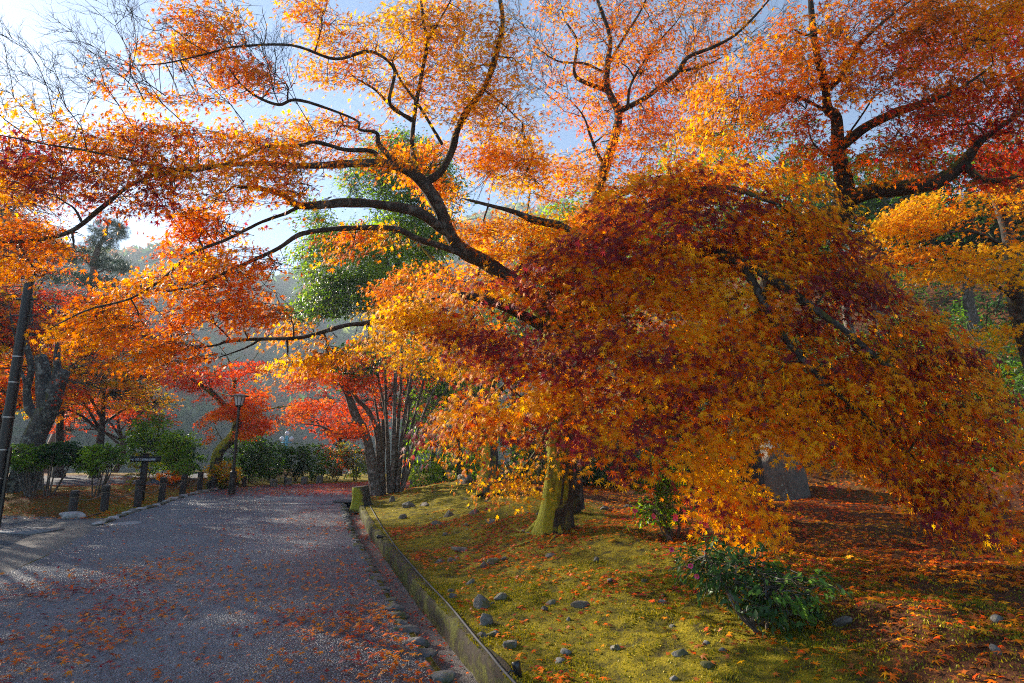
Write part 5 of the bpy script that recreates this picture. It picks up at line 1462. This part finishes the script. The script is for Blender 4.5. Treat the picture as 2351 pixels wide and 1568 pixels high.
# ------------------------------------------------------------------ covers, cable, garden spotlights
p = flat(291, 1202)
a = Acc(); v, f = tubes(np.array([[p + A(0, 0, .0), p + A(0, 0, .010)]]), np.array([[.26, .25]]), 28); a.add(v, f); a.add(v[-28:], [list(range(28))])
tag(a.build("round_cover", M['iron'], None, p), "small round cover set in the paving near the kerb", "manhole cover")
p = flat(62, 1220)
root = thing("square_cover", "square metal drain lid lying in the gravel at left", "manhole cover", tuple(p))
a = Acc(); boxv(a, p + A(0, 0, .012), (.95, .62, .03), -.25, bev=.004); a.build("lid", M['iron'], root, p)
a = Acc()
for k in range(5):
    boxv(a, p + A(-.30 + k * .15, .045 * (2 - k) * .8, .029), (.05, .40, .012), -.25)
a.build("ribs", M['iron'], root, p)

def on_bank(px, py, dz=.012):
    q, t = ground_at(px, py)
    return q + A(0, 0, dz)
cab = [(848, 1098), (842, 1125), (843, 1150), (856, 1176), (870, 1200), (897, 1245), (918, 1280), (942, 1310), (965, 1340), (990, 1372), (1022, 1410), (1046, 1440), (1072, 1475), (1098, 1510), (1122, 1540), (1150, 1578), (1185, 1620)]
C = catmull(np.array([on_bank(*c, .014) for c in cab]), 10)
for q in C:
    q[2] = max(q[2], (WTOP if .38 < q[0] - float(xs(q[1])) < .56 else float(gh(q[0], q[1]))) + .024)
a = Acc(); v, f = tubes(C[None], np.full((1, len(C)), .008), 8); a.add(v, f)
tag(a.build("cable", M['cable'], smooth=True), "grey cable lying along the top of the mossy wall", "cable")
for (px, py, d, lab) in [(815, 1164, (-1, -.2, .05), "small black garden spotlight on the wall near the stump"), (872, 1252, (-1, .1, .06), "small black garden spotlight halfway along the wall"), (1188, 1560, (-.25, .25, .9), "small black garden spotlight at the bottom edge, pointing up")]:
    p = on_bank(px, py, .035)
    p[2] = max(p[2], WTOP + .035)
    root = thing("garden_spotlight", lab, "spotlight", tuple(p))
    d = unit(A(*d)); r = .028
    a = Acc(); v, f = tubes(np.array([[p - d * .05, p - d * .045, p + d * .03, p + d * .05, p + d * .045]]), np.array([[r * .55, r * .8, r, r * 1.05, r * .85]]), 16); a.add(v, f); a.add(v[:16], [list(range(16))[::-1]]); a.build("housing", M['black'], root, p)
    c = Acc(); c.add(v[-16:], [list(range(16))]); c.build("lens", M['lampglass'], root, p)
    i = np.argmin(np.linalg.norm(C - p, axis=1)); e = C[i]
    m_ = (p + e) / 2 + A(0, 0, .01)
    a = Acc(); v, f = tubes(catmull(np.array([p - d * .05, m_, e]), 5)[None], np.full((1, 11), .006), 6); a.add(v, f); a.build("lead", M['black'], root, p)
C = np.array([flat(262, 1183) + A(-.3, 0, .05), flat(250, 1186) + A(-.35, 0, .03), flat(225, 1190) + A(-.3, 0, .02), flat(200, 1189) + A(0, 0, .02), flat(175, 1182) + A(0, .1, .02)])
a = Acc(); v, f = tubes(catmull(C, 6)[None], np.full((1, 25), .015), 6); a.add(v, f)
tag(a.build("hose", M['black'], smooth=True), "thin black hose beside the pale rock and end bollard", "hose")

# ------------------------------------------------------------------ fallen leaves
def litter(name, pts, size, cols, seed, label=None, lift=.012, z=None, curl=.5):
    P = np.column_stack([pts, (gh(pts[:, 0], pts[:, 1]) if z is None else np.full(len(pts), z))])
    P[:, 2] += lift + rng.uniform(0, .012, len(P))
    a = rng.uniform(0, 6.283, len(P))
    T = np.stack([np.cos(a), np.sin(a), rng.normal(0, .22, len(P))], -1)
    Nn = rng.normal(0, curl * .55, P.shape) + A(0, 0, 1)
    acc = Acc()
    put_leaves(acc, LEAF5, P, T, Nn, size * rng.uniform(.6, 1.1, len(P)), colours(P, cols, .8, seed, jit=.3))
    return tag(acc.build(name, M['fallen'], color=True), kind="stuff")
FC = ['orange', 'orange', 'deep', 'deep', 'redor', 'brown', 'crimson']
def scatter(n, x0, x1, y0, y1, keep):
    out = np.zeros((0, 2))
    while len(out) < n:
        q = np.column_stack([rng.uniform(x0, x1, n * 3), rng.uniform(y0, y1, n * 3)])
        out = np.vstack([out, q[keep(q[:, 0], q[:, 1])]])
    return out[:n]
# on the paving: thick near the gutter and below the big branches, sparse to the left
def kp(x, y):
    u = xs(y) - x
    d = (.38 + .62 * np.exp(-np.maximum(u, 0) / .8)) * (1 - .9 * sm(y, 6.5, 9.5)) * (1 - .6 * sm(u - .35 * (7 - y), 2.8, 4.6)) * (.35 + 1.0 * sm(n2(x, y, 1.1, 50), .3, .7))
    return (x < xs(y) + .02) & (x > xk(y)) & (rng.random(x.shape) < d)
litter("fallen_leaves_on_path", scatter(5200, -8, 1.2, 2.2, 16, kp), .043, FC, 1, z=.012)
def kfar(x, y):
    d = sm(y, 16.5, 18.5) * (.35 + .65 * sm(x, -9, -6))
    return inpoly(x, y, PATH) & (rng.random(x.shape) < d)
litter("fallen_leaves_at_bend", scatter(15000, -9.5, 4, 16, 24.5, kfar), .046, ['orange', 'coral', 'redor', 'redor', 'red'], 2, z=.012)
def kg(x, y):
    u = x - xs(y)
    return (u > .12) & (u < .40) & (rng.random(x.shape) < .3 + .7 * sm(n2(x, y, 2.2, 51), .4, .6))
litter("fallen_leaves_in_gutter", scatter(700, -5, 1, 2.5, 15.2, kg), .036, ['deep', 'redor', 'brown', 'crimson'], 3, z=GFLOOR + .012)
def kb(x, y):
    u = x - xs(y)
    d = sm(n2(x, y, .9, 52), .28, .75) * (.5 + .5 * sm(n2(x, y, 3.2, 53), .3, .6))
    return (u > .62) & (x * .5 + y * .87 < 9.6) & (rng.random(x.shape) < d)
litter("fallen_leaves_on_moss", scatter(9000, -5, 6, 2, 15, kb), .043, FC, 4)
def kl(x, y):
    u = x - xs(y)
    w = np.maximum(sm(x, 1.1, 2.4), sm(y - .1 * x, 6.9, 8.2) * sm(u, 3.2, 4.6))
    d = w * (.3 + .7 * sm(n2(x, y, .8, 54) + .25 * sm(y, 4, 8), .35, .65))
    return (rng.random(x.shape) < d) & (u > 1) & (y < 20)
litter("leaf_litter", scatter(46000, -3, 12, 2, 18, kl), .048, ['gold', 'orange', 'orange', 'deep', 'deep', 'redor'], 5)
litter("leaf_litter_near", scatter(3000, .9, 5.5, 1.6, 5.5, lambda x, y: rng.random(x.shape) < sm(x, .8, 2.2) * (.25 + .75 * sm(n2(x, y, 1.4, 56), .3, .6))), .045, ['orange', 'deep', 'redor', 'brown', 'brown'], 8)
def kk(x, y):
    u = x - xs(y)
    return (y > 14) & (u > .6) & (y + .18 * (x + 4) > 15.0)
litter("leaf_litter_behind_bank", scatter(9000, -5.5, 9, 14, 26, kk), .048, ['orange', 'deep', 'redor', 'brown'], 6)
def kh(x, y):
    v = xk(y) - x
    return (v > .3) & (v < 4.5) & (y > 12.2) & (rng.random(x.shape) < .25 + .75 * sm(n2(x, y, 1.0, 55), .35, .65))
litter("fallen_leaves_by_bollards", scatter(5000, -15, -7, 12.2, 22, kh), .042, ['orange', 'deep', 'redor', 'brown', 'brown'], 7)

def ku(x, y):
    return (x * .62 + y * .78 > 14.3) & (x > 2.5) & (rng.random(x.shape) < .2 + .8 * sm(n2(x, y, .5, 61), .35, .6))
q = scatter(80000, 2.5, 42, 8, 44, ku)
P = np.column_stack([q, gh(q[:, 0], q[:, 1]) + rng.uniform(0, 1.5, len(q)) * sm(n2(q[:, 0], q[:, 1], .6, 62), .25, .8) * (.25 + .75 * sm(q[:, 1], 13, 18))])
acc = Acc()
put_leaves(acc, OVAL, P, rng.normal(0, 1, P.shape), rng.normal(0, .6, P.shape) + A(0, 0, 1), rng.uniform(.07, .17, len(P)), colours(P, ['dgreen', 'dgreen', 'dgreen', 'green', 'brown'], .4, 63))
tag(acc.build("hillside_undergrowth", M['green'], color=True), kind="stuff")

# tiny moss tufts that roughen the bank
def km(x, y):
    u = x - xs(y)
    return (u > .42) & (u < 7) & (x * .5 + y * .87 < 10.5) & (rng.random(x.shape) < .25 + .75 * sm(n2(x, y, 2.5, 60), .35, .65))
q = np.vstack([scatter(60000, -5, 6, 2, 13.5, km), scatter(70000, -1.2, 3.5, 2, 6.5, km)])
P = np.column_stack([q, np.where((q[:, 0] - xs(q[:, 1])) < .57, WTOP, gh(q[:, 0], q[:, 1]))])
a = rng.uniform(0, 6.283, len(P))
hgt = rng.uniform(.006, .018, len(P))
sx = np.stack([np.cos(a), np.sin(a), a * 0], -1) * (hgt * .45)[:, None]
up_ = rng.normal(0, .45, P.shape) + A(0, 0, 1)
tip = P + unit(up_) * hgt[:, None]
acc = Acc()
vv = np.stack([P - sx - A(0, 0, .004), P + sx - A(0, 0, .004), tip], 1).reshape(-1, 3)
c = np.array([(.22, .19, .006), (.36, .29, .008), (.13, .15, .008), (.50, .38, .010)])[rng.integers(0, 4, len(P))]
acc.add(vv, (np.arange(len(P)) * 3)[:, None] + np.arange(3)[None], np.repeat(c, 3, 0))
tag(acc.build("moss_tufts", M['fallen'], color=True), kind="stuff")

# ------------------------------------------------------------------ hills across the valley, their woods, and the air
az = np.radians(np.linspace(-80, 70, 120))
rr_ = np.linspace(75, 480, 50)
AZ, RR = np.meshgrid(az, rr_, indexing='ij')
hx, hy = np.sin(AZ) * RR, np.cos(AZ) * RR
deg = np.degrees(AZ)
def hill_z(x, y):
    r = np.hypot(x, y); d = np.degrees(np.arctan2(x, y))
    tp = 106 + 12 * np.sin(d * .09 + 1) + 26 * sm(d, -26, -8) + 16 * (n2(d, d * 0, .13, 70) - .5)
    return -23 + (tp + 23) * sm(r, 90, 400) + 12 * (n2(x, y, .018, 71) - .5) * sm(r, 80, 150) - (r > 405) * (r - 405) * .1
acc = Acc()
hz = hill_z(hx, hy)
n0, n1 = hx.shape
k = (np.arange(n0 - 1)[:, None] * n1 + np.arange(n1 - 1)[None]).ravel()
acc.add(np.stack([hx, hy, hz], -1), np.stack([k, k + n1, k + n1 + 1, k + 1], -1))
M['hill'] = plain("wooded_hillside", (.03, .05, .022), .9, 0, .5, .4)
tag(acc.build("hills", M['hill'], smooth=True), kind="structure")
n = 3600
aa = np.radians(rng.uniform(-62, 20, n)); r_ = 82 + 318 * rng.random(n) ** .7
tx, ty = np.sin(aa) * r_, np.cos(aa) * r_
tz_ = hill_z(tx, ty)
kk_ = 56
cen = np.stack([tx, ty, tz_], -1)
sz = rng.uniform(2.2, 4.2, n) * (1 + (r_ - 80) / 500)
d = unit(rng.normal(0, 1, (n, kk_, 3)) + A(0, 0, .3))
P = cen[:, None] + d * sz[:, None, None] * A(1, 1, 1.25) * rng.uniform(.6, 1, (n, kk_, 1)) + (A(0, 0, 1.3) * sz[:, None])[:, None]
pal = np.array([(.03, .07, .02), (.07, .13, .03), (.16, .20, .05), (.32, .12, .03), (.012, .03, .012), (.32, .20, .05)])
w = vnoise(cen * .03, 72)
ci = np.clip((w + rng.normal(0, .22, n)) * 6, 0, 5).astype(int)
cc = np.repeat(pal[np.array([4, 0, 0, 1, 2, 3])[ci]], kk_, 0) * rng.uniform(.7, 1.3, (n * kk_, 1))
acc = Acc()
put_leaves(acc, OVAL, P.reshape(-1, 3), rng.normal(0, 1, (n * kk_, 3)), (d + rng.normal(0, .3, d.shape)).reshape(-1, 3), np.repeat(sz * .42, kk_) * rng.uniform(.7, 1.2, n * kk_), cc)
tag(acc.build("far_woods", M['green'], color=True), kind="stuff")

bm = bmesh.new(); bmesh.ops.create_cube(bm, size=1)
me = bpy.data.meshes.new("haze"); bm.to_mesh(me); bm.free()
hz_o = bpy.data.objects.new("haze", me); COL.objects.link(hz_o)
HB = (-480, 480, -60, 500, -60, 150)
hz_o.scale = (HB[1] - HB[0], HB[3] - HB[2], HB[5] - HB[4])
hz_o.location = ((HB[0] + HB[1]) / 2, (HB[2] + HB[3]) / 2, (HB[4] + HB[5]) / 2)
hm = bpy.data.materials.new("morning_haze"); hm.use_nodes = True
nt = hm.node_tree
nt.nodes.remove(nt.nodes["Principled BSDF"])
pv = nt.nodes.new("ShaderNodeVolumePrincipled")
pv.inputs["Color"].default_value = (.70, .86, 1.0, 1)
pv.inputs["Density"].default_value = .0009
pv.inputs["Anisotropy"].default_value = .2
nt.links.new(pv.outputs[0], nt.nodes["Material Output"].inputs["Volume"])
me.materials.append(hm)
tag(hz_o, kind="stuff")
